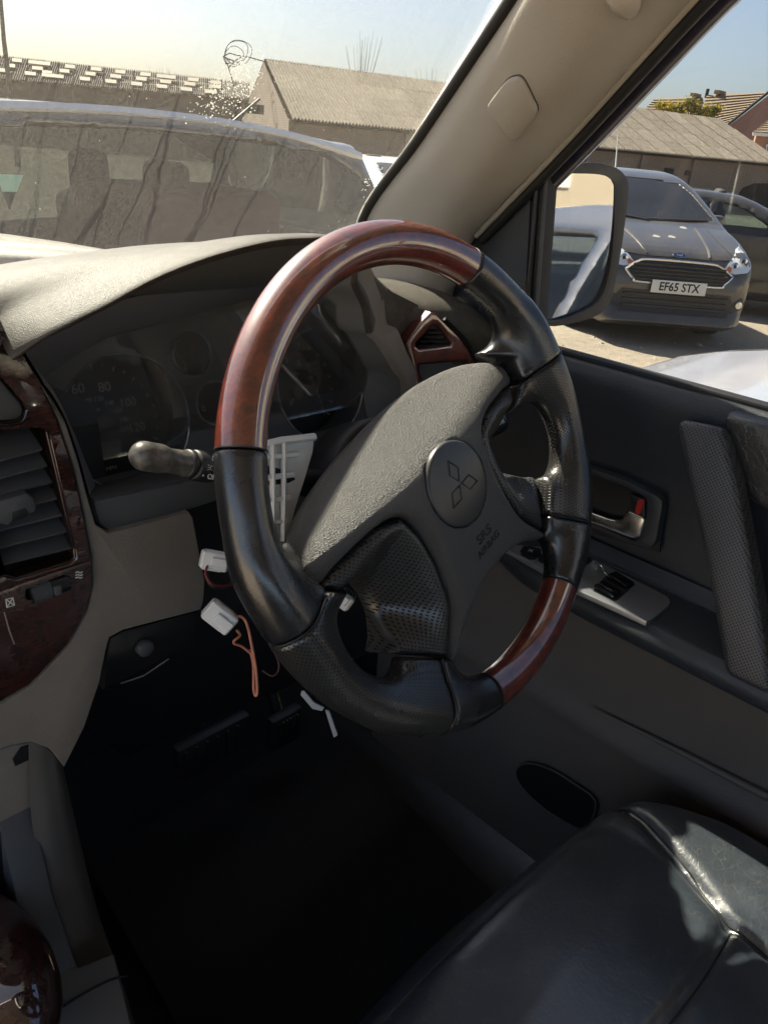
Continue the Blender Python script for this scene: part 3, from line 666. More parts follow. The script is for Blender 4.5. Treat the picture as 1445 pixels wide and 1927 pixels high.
for k in range(9): text('dial_letter', 'PRND54321'[k], .0068 if k < 4 else .0062, mt['print' if k < 4 else 'print_dim'], TM(dpos(580+k*3.3+(4 if k > 3 else 0), 689+k*10.8+(3 if k > 3 else 0))), d2)
text('dial_lettering', 'r/min', .0058, mt['print_dim'], TM(dpos(574, 781)), d2)
hub2 = cl(558, 739, YD-.004); nd2 = cl(547, 762, YD-.006); tube('needle', [hub2, nd2], [.0013, .0008], mt['needle'], d2, n=6); tube('needle_hub', [hub2-CN*.002, hub2+CN*.004], [.008, .007], mt['dash_grey'], d2, n=20)
tube('red_zone', [dpos(526, 655), dpos(545, 664), dpos(568, 668)], .0007, mt['print_red'], d2, n=4); tube('red_zone', [dpos(534, 656), dpos(533, 663)], .0006, mt['print_red'], d2, n=4); tube('red_zone', [dpos(567, 662), dpos(566, 670)], .0006, mt['print_red'], d2, n=4)
for k in range(17):
    a = R(215-k*15.6); p, q = [cpt(hub2.x+r*math.cos(a), (hub2-cpt(0, 0, YD)).dot(CV)+r*math.sin(a), YD-.0015) for r in (.051, .0555)]
    tube('dial_tick', [p, q], .0007, mt['print_dim'], d2, n=4)
g1 = cl(350, 700, YD-.018); tube('needle', [g1, g1+CV*.010+CU*.001], .0011, mt['needle'], ic, n=5)
g2 = cl(384, 770, YD-.018); text('dial_number', '0', .008, mt['print_dim'], TM(g2), ic)
for (a, b) in (((352, 728), (415, 718)),): tube('mask_rib', [cl(*a, YF-.001), cl(*b, YF-.001)], .0008, mt['dash_grey'], ic, n=4)
LN = Vector((0, -math.cos(R(14)), -math.sin(R(14)))); LU = Vector((0, -math.sin(R(14)), math.cos(R(14))))
slab('lens', [Vector((x, .232, 1.3))+LU*v_ for x, v_ in ((.165, -.070), (.545, -.070), (.545, .02), (.50, .050), (.345, .068), (.21, .046), (.165, .02))], LN, .0015, mt['lens'], ic)

# ------------------------------------------------------------------ centre panel: lacquered wood, air vents, thumb wheel
cp = thing('centre_stack', 'glossy dark red wood centre panel with slatted air vent and thumb wheel', 'centre panel')
YC = .196
def c_(px, py, dy=0.0): return aY(px, py, YC+dy)
wood_o = [(-60, 590), (0, 626), (38, 660), (72, 718), (106, 792), (136, 881), (156, 971), (171, 1051), (173, 1101), (161, 1149), (126, 1213), (56, 1287), (0, 1320), (-60, 1352)]
v1 = [(-60, 812), (78, 804), (88, 812), (140, 1030), (142, 1048), (132, 1058), (30, 1088), (12, 1082), (-60, 1100)]
v0 = [(-60, 690), (-2, 704), (44, 756), (50, 770), (46, 786), (34, 796), (-60, 812-0)]
v0 = [(-60, 672), (-2, 704), (44, 756), (50, 770), (46, 786), (34, 794), (-60, 803)]
tw = [(48, 1110), (118, 1082), (127, 1082), (134, 1098), (126, 1104), (56, 1130), (49, 1128)]
slab('wood_fascia', [c_(*p) for p in wood_o], (0, -1, 0), .012, mt['wood_dark'], cp, 0.002, 2, holes=[[c_(*p) for p in v1], [c_(*p) for p in v0], [c_(*p) for p in tw]])
slab('vent_box', [c_(x, y, .045) for x, y in ((-120, 640), (180, 760), (230, 1100), (-120, 1180))], (0, -1, 0), .002, mt['black'], cp)
slab('storage_lid', [c_(*p, .004) for p in [(-60, 678), (-2, 710), (40, 758), (45, 771), (42, 783), (33, 790), (-60, 798)]], (0, -1, 0), .004, mt['dash_dark'], cp, .002)
tube('lid_trim', [c_(-60, 806, -.0005), c_(30, 797, -.0005), c_(44, 790, -.0005), c_(51, 772, -.0005)], .0014, mt['gloss_black'], cp, n=6, sm=3)
for k in range(7):                      # vent slats, each a curved blade tilted down towards the cabin
    xa, ya = 80+k*9.3, 846+k*31; za = 22+k*2
    p0, p1, p2 = c_(-70, ya+za+18, .006), c_(20, ya+za-8, .004), c_(xa, ya-2, .006)
    q0, q1, q2 = [p+Vector((0, .026, .010)) for p in (p0, p1, p2)]
    patch('vent_slat', [[p0, p1, p2], [p*.5+q*.5+Vector((0, 0, .0015)) for p, q in zip((p0, p1, p2), (q0, q1, q2))], [q0, q1, q2]], mt['dash_grey'] if False else mt['dash_dark'], cp, 6, 3, thick=0.0024)
slab('vent_tab', [c_(x, y, -.004) for x, y in ((-10, 946), (52, 928), (66, 938), (72, 956), (66, 966), (30, 976), (18, 990), (-10, 984))], (0, -1, 0), .012, mt['dash_dark'], cp, .003)
slab('vent_tab_grip', [c_(x, y, -.0045) for x, y in ((22, 964), (50, 956), (56, 966), (48, 974), (22, 982))], (0, -1, 0), .002, mt['black'], cp, .0008)
tube('vent_frame', [c_(*p, -.0004) for p in v1[2:]], .0013, mt['gloss_black'], cp, n=6)
tube('vent_frame', [c_(96, 826, -.0005), c_(143, 1030, -.0005), c_(146, 1050, -.0005), c_(134, 1062, -.0005), c_(32, 1092, -.0005), c_(8, 1086, -.0005)], .0009, mt['wood'], cp, n=6)
# thumb wheel with ribs
wc_, we_ = c_(54, 1119, .006), c_(124, 1093, .006); wd = (we_-wc_).normalized()
tube('thumb_wheel', [wc_, we_], .0088, mt['black'], cp, n=24)
for k in range(9):
    p = wc_+(we_-wc_)*(.04+.055*k); tube('thumb_rib', [p, p+wd*.0012], .0096, mt['dash_dark'], cp, n=20)
box('thumb_stop', wc_*.35+we_*.65-Vector((.003, .0105, .004)), wc_*.35+we_*.65+Vector((.003, .002, .004)), mt['dash_dark'], cp, .001)
def pr(px, py): return c_(px, py, -.0006)
for dy in (0, 5, 10): tube('air_symbol', [pr(143, 1078+dy), pr(147, 1076+dy), pr(152, 1078+dy), pr(156, 1076+dy)], .0006, mt['print'], cp, n=4, sm=2)
sq = [(12, 1128), (25, 1125), (28, 1139), (14, 1143)]
tube('shut_symbol', [pr(*p) for p in sq], .0006, mt['print'], cp, n=4, closed=True)
tube('shut_symbol', [pr(*sq[0]), pr(*sq[2])], .0005, mt['print'], cp, n=4); tube('shut_symbol', [pr(*sq[1]), pr(*sq[3])], .0005, mt['print'], cp, n=4)
tube('panel_joint', [pr(9, 1152), pr(18, 1185), pr(28, 1212)], .0006, mt['dash_grey'], cp, n=4)

# ------------------------------------------------------------------ side air vent in wood at the door end of the dash
sv_ = thing('side_air_vent', 'triangular air vent in red wood trim at the door end of the dash', 'air vent')
YV = .222; sN = Vector((-.25, -.97, .05)).normalized(); sc0 = sN.dot(aY(825, 650, YV))
def s_(px, py, o=0.0): return at(px, py, sN, sc0+o)
so = [(812, 588), (822, 590), (836, 604), (866, 634), (886, 662), (893, 680), (905, 760), (790, 760), (776, 690), (764, 650), (768, 640), (792, 608)]
sh = [(816, 612), (824, 614), (850, 645), (848, 650), (790, 657), (783, 652), (783, 646)]
sh2 = [(789, 686), (880, 678), (885, 700), (890, 730), (800, 735), (788, 700)]
slab('wood_trim', [s_(*p) for p in so], sN, .02, mt['wood'], sv_, .003, 3, holes=[[s_(*p) for p in sh], [s_(*p) for p in sh2]])
slab('vent_back', [s_(x, y, -.024) for x, y in ((780, 590), (880, 620), (910, 770), (780, 770))], sN, .002, mt['black'], sv_)
for (xa, xb, y) in ((806, 828, 622), (800, 836, 631), (793, 843, 640), (788, 848, 649)):
    P = [s_(xa, y+1.5, -.003), s_(xb, y-1.5, -.003)]; Q = [p-sN*.016+Vector((0, 0, .004)) for p in P]
    patch('vent_slat', [P, [p*.5+q*.5 for p, q in zip(P, Q)], Q], mt['black'], sv_, 2, 2, thick=.0022)
slab('vent_reveal', [s_(*p, -.001) for p in ((824, 606), (834, 612), (862, 646), (862, 650), (850, 652))], sN, .008, mt['wood'], sv_, .0015)
slab('lower_tray', [s_(*p, -.012) for p in sh2], sN, .004, mt['dash_dark'], sv_)
tube('trim_edge', [s_(*p, .0) for p in ((836, 600), (868, 632), (890, 664), (900, 700), (908, 760))], .0022, mt['black'], sv_, n=6, sm=3)

# ------------------------------------------------------------------ steering wheel (built in its own frame: u right, v up, w towards the driver)
WC, TH, ALPHA = Vector((0.37, 0.0, 1.27)), R(25.0), R(22.0)
Uw = Vector((1, 0, 0)); Vw = Vector((0, math.sin(TH), math.cos(TH))); Ww = Uw.cross(Vw)
WM = basis(WC, Uw, Vw) @ Matrix.Rotation(ALPHA, 4, 'Z')
def wpt(px, py, w):            # photo pixel -> world point on the plane w above the wheel plane
    return at(px, py, Ww, Ww.dot(WC)+w)
def wloc(px, py, w): return WM.inverted() @ wpt(px, py, w)
wheel = thing('steering_wheel', 'steering wheel in black leather and glossy red-brown wood, turned to the left', 'steering wheel')
wheel.matrix_world = WM
RW, RT = 0.181, 0.0165
PADH = [(0, .070), (.05, .067), (.10, .056), (.132, .040), (.146, .024), (.140, .005), (.12, .008), (.08, .010), (.057, .002), (.050, -.02), (.050, -.05), (.058, -.083), (.0815, -.1165), (.0745, -.1215), (.05, -.105), (.02, -.094), (0, -.092)]
PAD = PADH + [(-x, y) for x, y in PADH[-2:0:-1]]
LINER = [(.141, .005), (.12, .008), (.08, .010), (.057, .002), (.050, -.02), (.050, -.05), (.058, -.083), (.0815, -.1165), (.117, -.080), (.108, -.074), (.098, -.058), (.094, -.04), (.097, -.022), (.108, -.010), (.128, -.008)]
LINER_S = catmull([LINER[i] for i in range(len(LINER))], 3, True).tolist()
HUB = [(0, .070), (.05, .067), (.10, .056), (.132, .040), (.146, .024), (.141, .005), (.128, -.008), (.09, -.02), (.09, -.06), (.117, -.080), (.0815, -.1165), (.0745, -.1215), (.05, -.105), (0, -.092)]
HUB = HUB + [(-x, y) for x, y in HUB[-2:0:-1]]
def pad_h(u, v):               # front surface of the airbag cover
    f = 0.016 - 1.15*u*u - 0.06*np.abs(v+0.01)
    top = f - 0.85*(v-0.022)
    return smin(f, top, 0.012)
def rim_sd(u, v, w):
    rho = np.hypot(u, v); return np.hypot(rho-RW, w)-RT
def spoke_sd(u, v, w):
    au = np.abs(u); best = None
    for (a, b, hw, w0, w1) in (((.095, .017), (.176, .010), .029, -.023, -.003), ((.070, -.073), (.124, -.127), .0275, -.014, -.004)):
        ex, ey = b[0]-a[0], b[1]-a[1]; L = math.hypot(ex, ey); t = np.clip(((au-a[0])*ex+(v-a[1])*ey)/(L*L), 0, 1)
        s = ((au-a[0])*(-ey)+(v-a[1])*ex)/L; al = np.maximum(0, np.abs(((au-a[0])*ex+(v-a[1])*ey)/L-L/2)-L/2)
        wc = w0+(w1-w0)*t
        if b[1] > 0: wc = wc-0.62*np.maximum(0, v-0.006)*(1-t)
        q = ((np.abs(s)/hw)**3+(np.abs(w-wc)/0.0145)**3)**(1/3)
        d = np.hypot((q-1)*0.0145*(q > 1)+(q <= 1)*(q-1)*0.0145, al)
        d = np.where(al > 0, np.maximum(d, al-0.004), (q-1)*0.0145)
        best = d if best is None else np.minimum(best, d)
    return best
def leather_sd(u, v, w): return smin(rim_sd(u, v, w), spoke_sd(u, v, w), 0.026)
def wedge(u, v, a0, a1):       # signed distance to the angular sector a0..a1 (degrees, spans < 180)
    n0 = (math.sin(R(a0)), -math.cos(R(a0))); n1 = (-math.sin(R(a1)), math.cos(R(a1)))
    return np.maximum(u*n0[0]+v*n0[1], u*n1[0]+v*n1[1])
def rim_part(name, a0, a1, mat, sdf, hub=True, shrink=0.0, gap=0.0006, cut=0.0035):
    mid = R((a0+a1)/2); n = 24; aa = [R(a0+(a1-a0)*i/n) for i in range(n+1)]
    xs = [r*math.cos(a) for a in aa for r in (0.09 if hub else 0.160, 0.201)]; ys = [r*math.sin(a) for a in aa for r in (0.09 if hub else 0.160, 0.201)]
    def F(u, v, w):
        d = sdf(u, v, w)+shrink
        d = smax(d, wedge(u, v, a0, a1)+gap, cut)
        if hub: d = smax(d, -(poly_sd(u, v, HUB)-0.0012), 0.004)
        return d
    return sdf_obj(name, F, (min(xs)-.004, min(ys)-.004, -.045), (max(xs)+.004, max(ys)+.004, .024), 0.0021, mat, wheel, 40)
SU, SL, WT, WB = 1.5, 311.0-360, 40.0, 291.5-360
rim_part('leather_cover', SU, WT, mt['leather'], leather_sd)
rim_part('leather_cover', 180-WT, 180-SU, mt['leather'], leather_sd)
rim_part('perforated_cover', SL, SU, mt['leather_perf'], leather_sd)
rim_part('perforated_cover', 180-SU, 180-SL, mt['leather_perf'], leather_sd)
rim_part('leather_cover', WB, SL, mt['leather'], leather_sd)
rim_part('leather_cover', 180-SL, 180-WB, mt['leather'], leather_sd)
# lacquered wood arcs: slightly thinner than the leather, swept as a tube
def wood_arc(a0, a1):
    pts = [(RW*math.cos(R(a)), RW*math.sin(R(a)), 0.0) for a in np.linspace(a0, a1, 60)]
    return tube('wood_rim', pts, RT*0.985, mt['wood'], wheel, n=40)
wood_arc(WT-0.1, 180-WT+0.1); wood_arc(-180-WB-0.1, WB+0.1)
for a in (WT, 180-WT, WB, -180-WB):      # dark joint ring where wood meets leather
    c = Vector((RW*math.cos(R(a)), RW*math.sin(R(a)), 0)); rad = c.normalized()
    tube('joint_ring', [c+rad*(RT*0.985*math.cos(k*math.pi/16))+Vector((0, 0, RT*0.985*math.sin(k*math.pi/16))) for k in range(32)], 0.0006, mt['black'], wheel, n=6, closed=True)
# airbag cover, liners
pad_s = catmull(PAD, 4, True).tolist()
def pad_sd(u, v, w):
    d2 = poly_sd(u, v, pad_s)+0.0006+0.42*np.clip(-w-0.012, 0, 1)*np.clip((v+.03)/.04, 0, 1); back = (-0.06-w)
    sk = d2-0.10*np.clip(w+0.02, -0.05, 0)*-1.0
    d = smax(d2, (w-pad_h(u, v))*0.85, 0.010); d = np.maximum(d, back)
    e = np.hypot(u, v+0.008)-0.0345            # round seat for the emblem
    return np.maximum(d, -np.maximum(e, (0.0105-w)))
sdf_obj('airbag_cover', pad_sd, (-.152, -.127, -.064), (.152, .076, .022), 0.0019, mt['pad'], wheel, 45)
for sgn in (1, -1):
    def liner_sd(u, v, w, sgn=sgn):
        uu = u*sgn; d2 = poly_sd(uu, v, LINER); dp = np.maximum(poly_sd(u, v, pad_s), 0)
        e1 = np.minimum(line_d(uu, v, [(.0815, -.1165), (.117, -.080)]), line_d(uu, v, [(.146, .010), (.128, -.008)])); e1 = np.clip(e1/.040, 0, 1); e1 = e1*e1*(3-2*e1)
        top = np.minimum(pad_h(u, v)-0.0022, 0.006)-1.0*smax(dp-0.0105, np.zeros_like(dp), .006)*(.12+.88*e1)-0.010*smin(dp/0.02, np.ones_like(dp), .3)*0
        d = smax(d2, (w-top)*0.75, 0.007); return np.maximum(d, -0.045-w)
    xs = (.045, .146) if sgn > 0 else (-.146, -.045)
    sdf_obj('perforated_liner', liner_sd, (xs[0], -.122, -.066), (xs[1], .016, .012), 0.0019, mt['liner'], wheel, 45)
# seams: a raised welt along the line where two covers meet on each spoke
for a in (SU, 180-SU, SL, 180-SL):
    pts = []
    for r in np.linspace(.150 if a in (SU, 180-SU) else .140, RW+RT, 22):
        u_, v_ = r*math.cos(R(a)), r*math.sin(R(a)); w_ = 0.03
        for _ in range(60):
            d_ = float(leather_sd(np.array([u_]), np.array([v_]), np.array([w_]))[0])
            if d_ < 0.0002: break
            w_ -= max(d_*0.6, 0.0002)
        if w_ > -0.03: pts.append((u_, v_, w_-0.0003))
    if len(pts) > 3: tube('seam_welt', pts, 0.0007, mt['black'], wheel, n=6)
# hand stitching along the inner side of the leather covers
def stitches(a0, a1, n):
    v, f = [], []
    for i in range(n):
        a = R(a0+(a1-a0)*(i+0.5)/n); da = R((a1-a0)/n)*0.42
        for s in (-1, 1):
            p, q = [], []
            for (aa, tw) in ((a-da, s*0.0033), (a+da, 0.0)):
                rr = RW-RT*math.cos(tw/RT)-0.0004
                p.append(Vector((rr*math.cos(aa), rr*math.sin(aa), tw-0.004)))
            d = (p[1]-p[0]).normalized(); k = d.cross(Vector((0, 0, 1))).normalized(); m = d.cross(k); b = len(v)
            for x in p:
                for t in range(4):
                    an = t*math.pi/2; v.append(x+k*(0.0010*math.cos(an))+m*(0.0007*math.sin(an)))
            f += [(b+t, b+(t+1) % 4, b+4+(t+1) % 4, b+4+t) for t in range(4)]+[(b, b+3, b+2, b+1), (b+4, b+5, b+6, b+7)]
    o = pyd('stitching', v, f, mt['stitch'], wheel, False); o['kind'] = 'stuff'
stitches(12, 38, 22); stitches(142, 168, 22); stitches(-37, -16, 18); stitches(196, 217, 18)
# emblem disc with three raised-edge diamonds
ed = [(.0338*math.cos(k*math.pi/32), -.008+.0338*math.sin(k*math.pi/32)) for k in range(64)]
bm = bmesh.new(); rings = []
for rr, w in ((1.0, .0100), (1.0, .0136), (.975, .0146), (.93, .0150), (.6, .0160), (.3, .0165)):
    rings.append([bm.verts.new((x*rr, -.008+(y+.008)*rr, w)) for x, y in ed])
for A, B in zip(rings[:-1], rings[1:]):
    for k in range(64): bm.faces.new((A[k], A[(k+1) % 64], B[(k+1) % 64], B[k]))
bm.faces.new(rings[-1])
emb = bm_obj('emblem', bm, simple('emblem_plastic', (0.055, 0.056, 0.058), 0.33, var=0.1, vscale=60, bump=(900, 0.1, 0.0002)), wheel, auto=50)
sr = 0.0128
for k in range(3):
    a = R(90+120*k); d = Vector((math.cos(a), math.sin(a))); e = Vector((-d.y, d.x)); o0 = Vector((0, -.008))
    P4 = [o0+d*0.0006, o0+d*(sr*0.866)+e*(sr*0.5), o0+d*(sr*1.732), o0+d*(sr*0.866)-e*(sr*0.5)]
    ctr = sum(P4, Vector((0, 0)))/4
    def dome(p): return .0165-1.3*((p.x)**2+(p.y+.008)**2)+0.00015
    outer = [ctr+(p-ctr)*0.98 for p in P4]; inner = [ctr+(p-ctr)*0.80 for p in P4]
    v = [(p.x, p.y, dome(p)-0.0005) for p in outer]+[(p.x, p.y, dome(p)+0.0009) for p in [ctr+(q-ctr)*0.92 for q in P4]]+[(p.x, p.y, dome(p)+0.0007) for p in [ctr+(q-ctr)*0.84 for q in P4]]+[(p.x, p.y, dome(p)-0.0001) for p in inner]
    f = [(r*4+i, r*4+(i+1) % 4, r*4+4+(i+1) % 4, r*4+4+i) for r in range(3) for i in range(4)]+[(12, 13, 14, 15)]
    pyd('emblem_diamond', v, f, simple('emblem_diamond_plastic', (0.040, 0.041, 0.043), 0.28) if k == 0 else bpy.data.materials['emblem_diamond_plastic'], emb, False)
tube('horn_mark', [(-.006, -.0275, .0152), (-.002, -.0262, .0153), (.002, -.0280, .0151), (.0045, -.0255, .0151), (.0055, -.030, .0149)], 0.0005, mt['print_dark'], emb, n=5, sm=3)
text('airbag_lettering', 'SRS', 0.0105, mt['print_dark'], Matrix.Translation((0, -.058, float(pad_h(np.array(0.), np.array(-.058)))+.0002)), wheel, sx=1.3, bold=0.0002)
text('airbag_lettering', 'AIRBAG', 0.0078, mt['print_dark'], Matrix.Translation((0, -.068, float(pad_h(np.array(0.), np.array(-.068)))+.0002)), wheel, sx=1.2, bold=0.0002)

# ------------------------------------------------------------------ steering column with its shroud taken off
col = thing('steering_column', 'bare steering column behind the wheel with its shroud removed', 'steering column')
def cm(u, v, w): return WC+Uw*u+Vw*v+Ww*w
tube('column_tube', [cm(0, 0, -.05), cm(0, 0, -.12), cm(0, 0, -.34)], [.045, .040, .034], mt['black'], col, n=28)
tube('switch_housing', [cm(0, 0, -.062), cm(0, 0, -.066), cm(0, 0, -.10)], [.050, .056, .056], mt['black'], col, n=32)
# pale moulded bracket with ribs, seen between rim and hub
brk = []
W0 = -.064
outl = [wpt(494, 838, W0), wpt(520, 832, W0), wpt(592, 822, W0), wpt(590, 850, W0), wpt(575, 900, W0), wpt(556, 960, W0), wpt(545, 1008, W0), wpt(530, 1034, W0), wpt(508, 1034, W0), wpt(497, 960, W0)]
b0 = slab('ribbed_bracket', outl, Ww, 0.010, mt['grey_pl'], col, 0.001, 1)
for (x0, y0, x1, y1) in ((494, 862, 560, 856), (494, 900, 552, 893), (495, 943, 545, 936), (500, 985, 540, 980), (507, 1020, 532, 1018)):
    tube('bracket_rib', [wpt(x0, y0, W0+.004), wpt(x1, y1, W0+.004)], 0.0022, mt['white_pl'], b0, n=6)
for (x0, y0, x1, y1) in ((512, 835, 513, 1030), (534, 832, 532, 1026)):
    tube('bracket_rib', [wpt(x0, y0, W0+.0045), wpt((x0+x1)/2+1, (y0+y1)/2, W0+.0045), wpt(x1, y1, W0+.0045)], 0.0022, mt['white_pl'], b0, n=6)
tube('bracket_edge', [wpt(494, 838, W0+.004), wpt(530, 829, W0+.004), wpt(592, 822, W0+.004)], 0.003, mt['white_pl'], b0, n=6)
# stalks
stalk = thing('indicator_stalk', 'light and indicator stalk with a worn rounded knob, left of the column', 'stalk')
s0, s1 = wpt(272, 858, -.05), wpt(392, 880, -.062); s2 = cm(-.03, .005, -.085); dS = (s1-s0).normalized()
pA, pB, pC = s0, s0+dS*.030, s1
def stalk_sd(x, y, z):
    a = capsule(x, y, z, pA, pA+dS*.010, .0096, .0096); b = capsule(x, y, z, pA+dS*.016, pA+dS*.036, .0080, .0088)
    return smin(a, b, 0.004)
lo = [min(pA[i], pB[i])-.022 for i in range(3)]; hi = [max(pA[i], pB[i])+.024 for i in range(3)]
sdf_obj('knob', stalk_sd, lo, hi, 0.0011, grain('worn_knob_plastic', (0.050, 0.048, 0.045), 0.34, 0.0035, 0.0001, var=0.5, dust=0.5), stalk)
tube('grip_ring', [pA+dS*.0335, pA+dS*.0345, pA+dS*.0375, pA+dS*.0385], [.0088, .0100, .0100, .0090], mt['black'], stalk, n=24)
tube('collar', [pA+dS*.0395, pA+dS*.041, pA+dS*.054, pA+dS*.0555], [.0098, .0108, .0108, .0098], mt['black'], stalk, n=24)
tube('stem', [pA+dS*.05, pA+dS*.07, s2], [.0088, .0092, .013], mt['black'], stalk, n=20)
e1 = dS; tocam = (CAM-s1).normalized(); e2 = tocam.cross(e1).normalized(); nrm = e1.cross(e2)
base = pA+dS*.0485+nrm*.0110
text('stalk_lettering', 'OFF', 0.0052, mt['print'], basis(base-e2*.0060+e1*.001, e1, e2), stalk, bold=0.0001)
text('stalk_lettering', '\u2022', 0.0050, mt['print'], basis(base-e2*.0060-e1*.0075, e1, e2), stalk)
for k in (-1, 1):
    tube('lamp_symbol', [base+e1*(k*.0008)+e2*(-.0012), base+e1*(k*.0022)+e2*(-.0008), base+e1*(k*.0022)+e2*(.0012), base+e1*(k*.0008)+e2*(.0016)], 0.00022, mt['print'], stalk, n=4)
    for j in (-1, 0, 1): tube('lamp_symbol', [base+e1*(k*.0030)+e2*(.0002+j*.0013), base+e1*(k*.0047)+e2*(.0002+j*.0018)], 0.0002, mt['print'], stalk, n=4)
tube('lamp_symbol', [base+e1*-.002+e2*.0055, base+e1*.0012+e2*.0055, base+e1*.0022+e2*.0068, base+e1*.0012+e2*.0080, base+e1*-.002+e2*.0080], 0.00022, mt['print'], stalk, n=4, closed=True)
wst = thing('wiper_stalk', 'wiper stalk with a rear wiper mark, glimpsed through the right wheel opening', 'stalk')
w0, w1 = cm(.05, .008, -.085), wpt(944, 792, -.075); dW = (w1-w0).normalized()
tube('stem', [w0, w1-dW*.03], [.012, .0085], mt['black'], wst, n=16)
tube('knob', [w1-dW*.034, w1-dW*.032, w1-dW*.004, w1], [.008, .0112, .0112, .007], mt['black'], wst, n=20)
e2 = (CAM-w1).normalized().cross(dW).normalized(); nr = dW.cross(e2)
text('stalk_lettering', 'REAR', 0.0058, mt['print'], basis(w1-dW*.016+nr*.0116-e2*.001, dW, e2), wst, bold=0.0001)
tube('wiper_symbol', [w1-dW*.022+nr*.0114+e2*.004, w1-dW*.016+nr*.0112+e2*.0065, w1-dW*.010+nr*.0114+e2*.004], 0.0003, mt['print'], wst, n=4)
# loose connectors and wires
def connector(label, px, py, w, L, Wd, ang, tilt, wires):
    c = wpt(px, py, w); t = thing('wire_connector', label, 'connector', group='loose wiring connectors by the column')
    u = (rt*math.cos(ang)-up*math.sin(ang)); v = (rt*math.sin(ang)+up*math.cos(ang)); n = u.cross(v)
    q = Matrix.Rotation(tilt, 4, v); u = q @ u; n = u.cross(v); t.matrix_world = basis(c, u, v)
    box('shell', (-L/2, -Wd/2, -.006), (L/2, Wd/2, .006), mt['white_pl'], t, 0.0012, 1)
    box('latch', (-L*.15, -Wd*.22, .006), (L*.45, Wd*.22, .0085), mt['white_pl'], t, 0.0006, 1)
    for s in (-1, 1): box('guide_rib', (-L*.4, s*Wd*.5-.0008, -.003), (L*.3, s*Wd*.5+.0008, .003), mt['white_pl'], t, 0.0003, 1)
    for k in range(4): box('terminal_slot', (L/2-.001, -Wd*.36+k*Wd*.2, -.002), (L/2+.0006, -Wd*.36+k*Wd*.2+Wd*.12, .003), mt['black'], t)
    return t
connector('white plug with red and black leads, just left of the leather rim', 403, 1055, -.075, .019, .013, R(12), R(20), 0)
connector('grey-white plug with orange leads hanging below the column', 414, 1160, -.075, .023, .015, R(42), R(15), 0)
connector('small pale plug showing in the gap below the left spoke', 650, 1128, -.075, .014, .012, R(-55), R(-20), 0)
def wire(name, label, pts, w, r, m, group='loose wires under the column'):
    tag(tube(name, [wpt(x, y, w+dw) for x, y, dw in pts], r, m, None, n=7, sm=5), label, 'wire', group)
wire('loose_wire', 'orange wire looping straight down from the lower plug', [(436, 1178, 0), (450, 1160, .004), (464, 1172, .006), (474, 1215, .006), (482, 1262, .004), (484, 1306, .002), (478, 1300, 0), (477, 1250, -.002), (470, 1222, -.004)], -.072, .0011, mt['wire_o'])
wire('loose_wire', 'orange wire bent sideways under the lower plug', [(470, 1228, 0), (455, 1216, 0), (443, 1212, .002), (441, 1206, .004), (452, 1196, .004), (446, 1186, 0)], -.073, .0010, mt['wire_o'])
wire('loose_wire', 'dark red wire curling out of the upper plug', [(392, 1062, 0), (387, 1080, .003), (398, 1098, .004), (416, 1103, 0), (440, 1098, -.01)], -.073, .0010, simple('dark_red_wire', (0.16, 0.03, 0.03), 0.5))
wire('loose_wire', 'thin brown wire arcing down beside the spoke', [(500, 1200, -.01), (522, 1240, 0), (524, 1262, 0), (512, 1272, 0), (494, 1262, -.004)], -.072, .0007, simple('brown_wire', (0.09, 0.03, 0.02), 0.5))
wire('loose_wire', 'black wires bunched behind the upper plug', [(389, 1075, -.004), (396, 1100, -.004), (420, 1106, -.008), (450, 1090, -.02)], -.075, .0013, mt['wire_k'])
t = thing('plastic_clip', 'bent white plastic clip hanging below the wheel rim', 'clip')
Wk = -.06
slab('clip_arm', [wpt(567, 1301, Wk), wpt(572, 1300, Wk), wpt(590, 1322, Wk), wpt(610, 1332, Wk), wpt(606, 1338, Wk), wpt(588, 1334, Wk), wpt(566, 1308, Wk)], -fw, 0.002, mt['white_pl'], t, 0.0004, 1)
slab('clip_tongue', [wpt(612, 1337, Wk), wpt(619, 1338, Wk), wpt(635, 1384, Wk), wpt(628, 1388, Wk)], -fw, 0.003, mt['white_pl'], t, 0.0006, 1)

# ------------------------------------------------------------------ driver door
door = thing('door_assembly', 'black and grey driver door with armrest, switch panel and pull strap', 'car door')
ys = [.34, .22, .08, -.06, -.20, -.36, -.60]
def dr(zx, dx=0.0): return [[Vector((x+dx-(.0 if y < .2 else .0)*(y-.2), y, z)) for y in ys] for z, x in zx]
patch('upper_panel', dr([(1.286, .745), (1.296, .728), (1.294, .716), (1.278, .709), (1.24, .712), (1.19, .720), (1.13, .724), (1.085, .722), (1.060, .715)]), mt['door_dark'], door, 4, 5, thick=-.004)
patch('lower_panel', dr([(1.075, .70), (1.045, .668), (1.02, .682), (.97, .694), (.90, .697), (.86, .690), (.82, .698), (.70, .702), (.58, .705)]), mt['door_low'], door, 4, 5, thick=-.004)
# armrest shelf: comes out of the panel, front end tapers away
ya = [(.16, .0), (.12, .5), (.06, .9), (-.02, 1), (-.10, 1), (-.19, 1), (-.30, 1), (-.55, 1)]
def ar(z, xo_): return [Vector((.715-(.715-xo_)*(.25+.75*k), y, z)) for y, k in ya]
patch('armrest', [ar(1.094, .716), ar(1.080, .708), ar(1.076, .700), ar(1.075, .64), ar(1.071, .627), ar(1.060, .621), ar(1.046, .626), ar(1.036, .645), ar(1.03, .70)], mt['door_dark'], door, 5, 5)
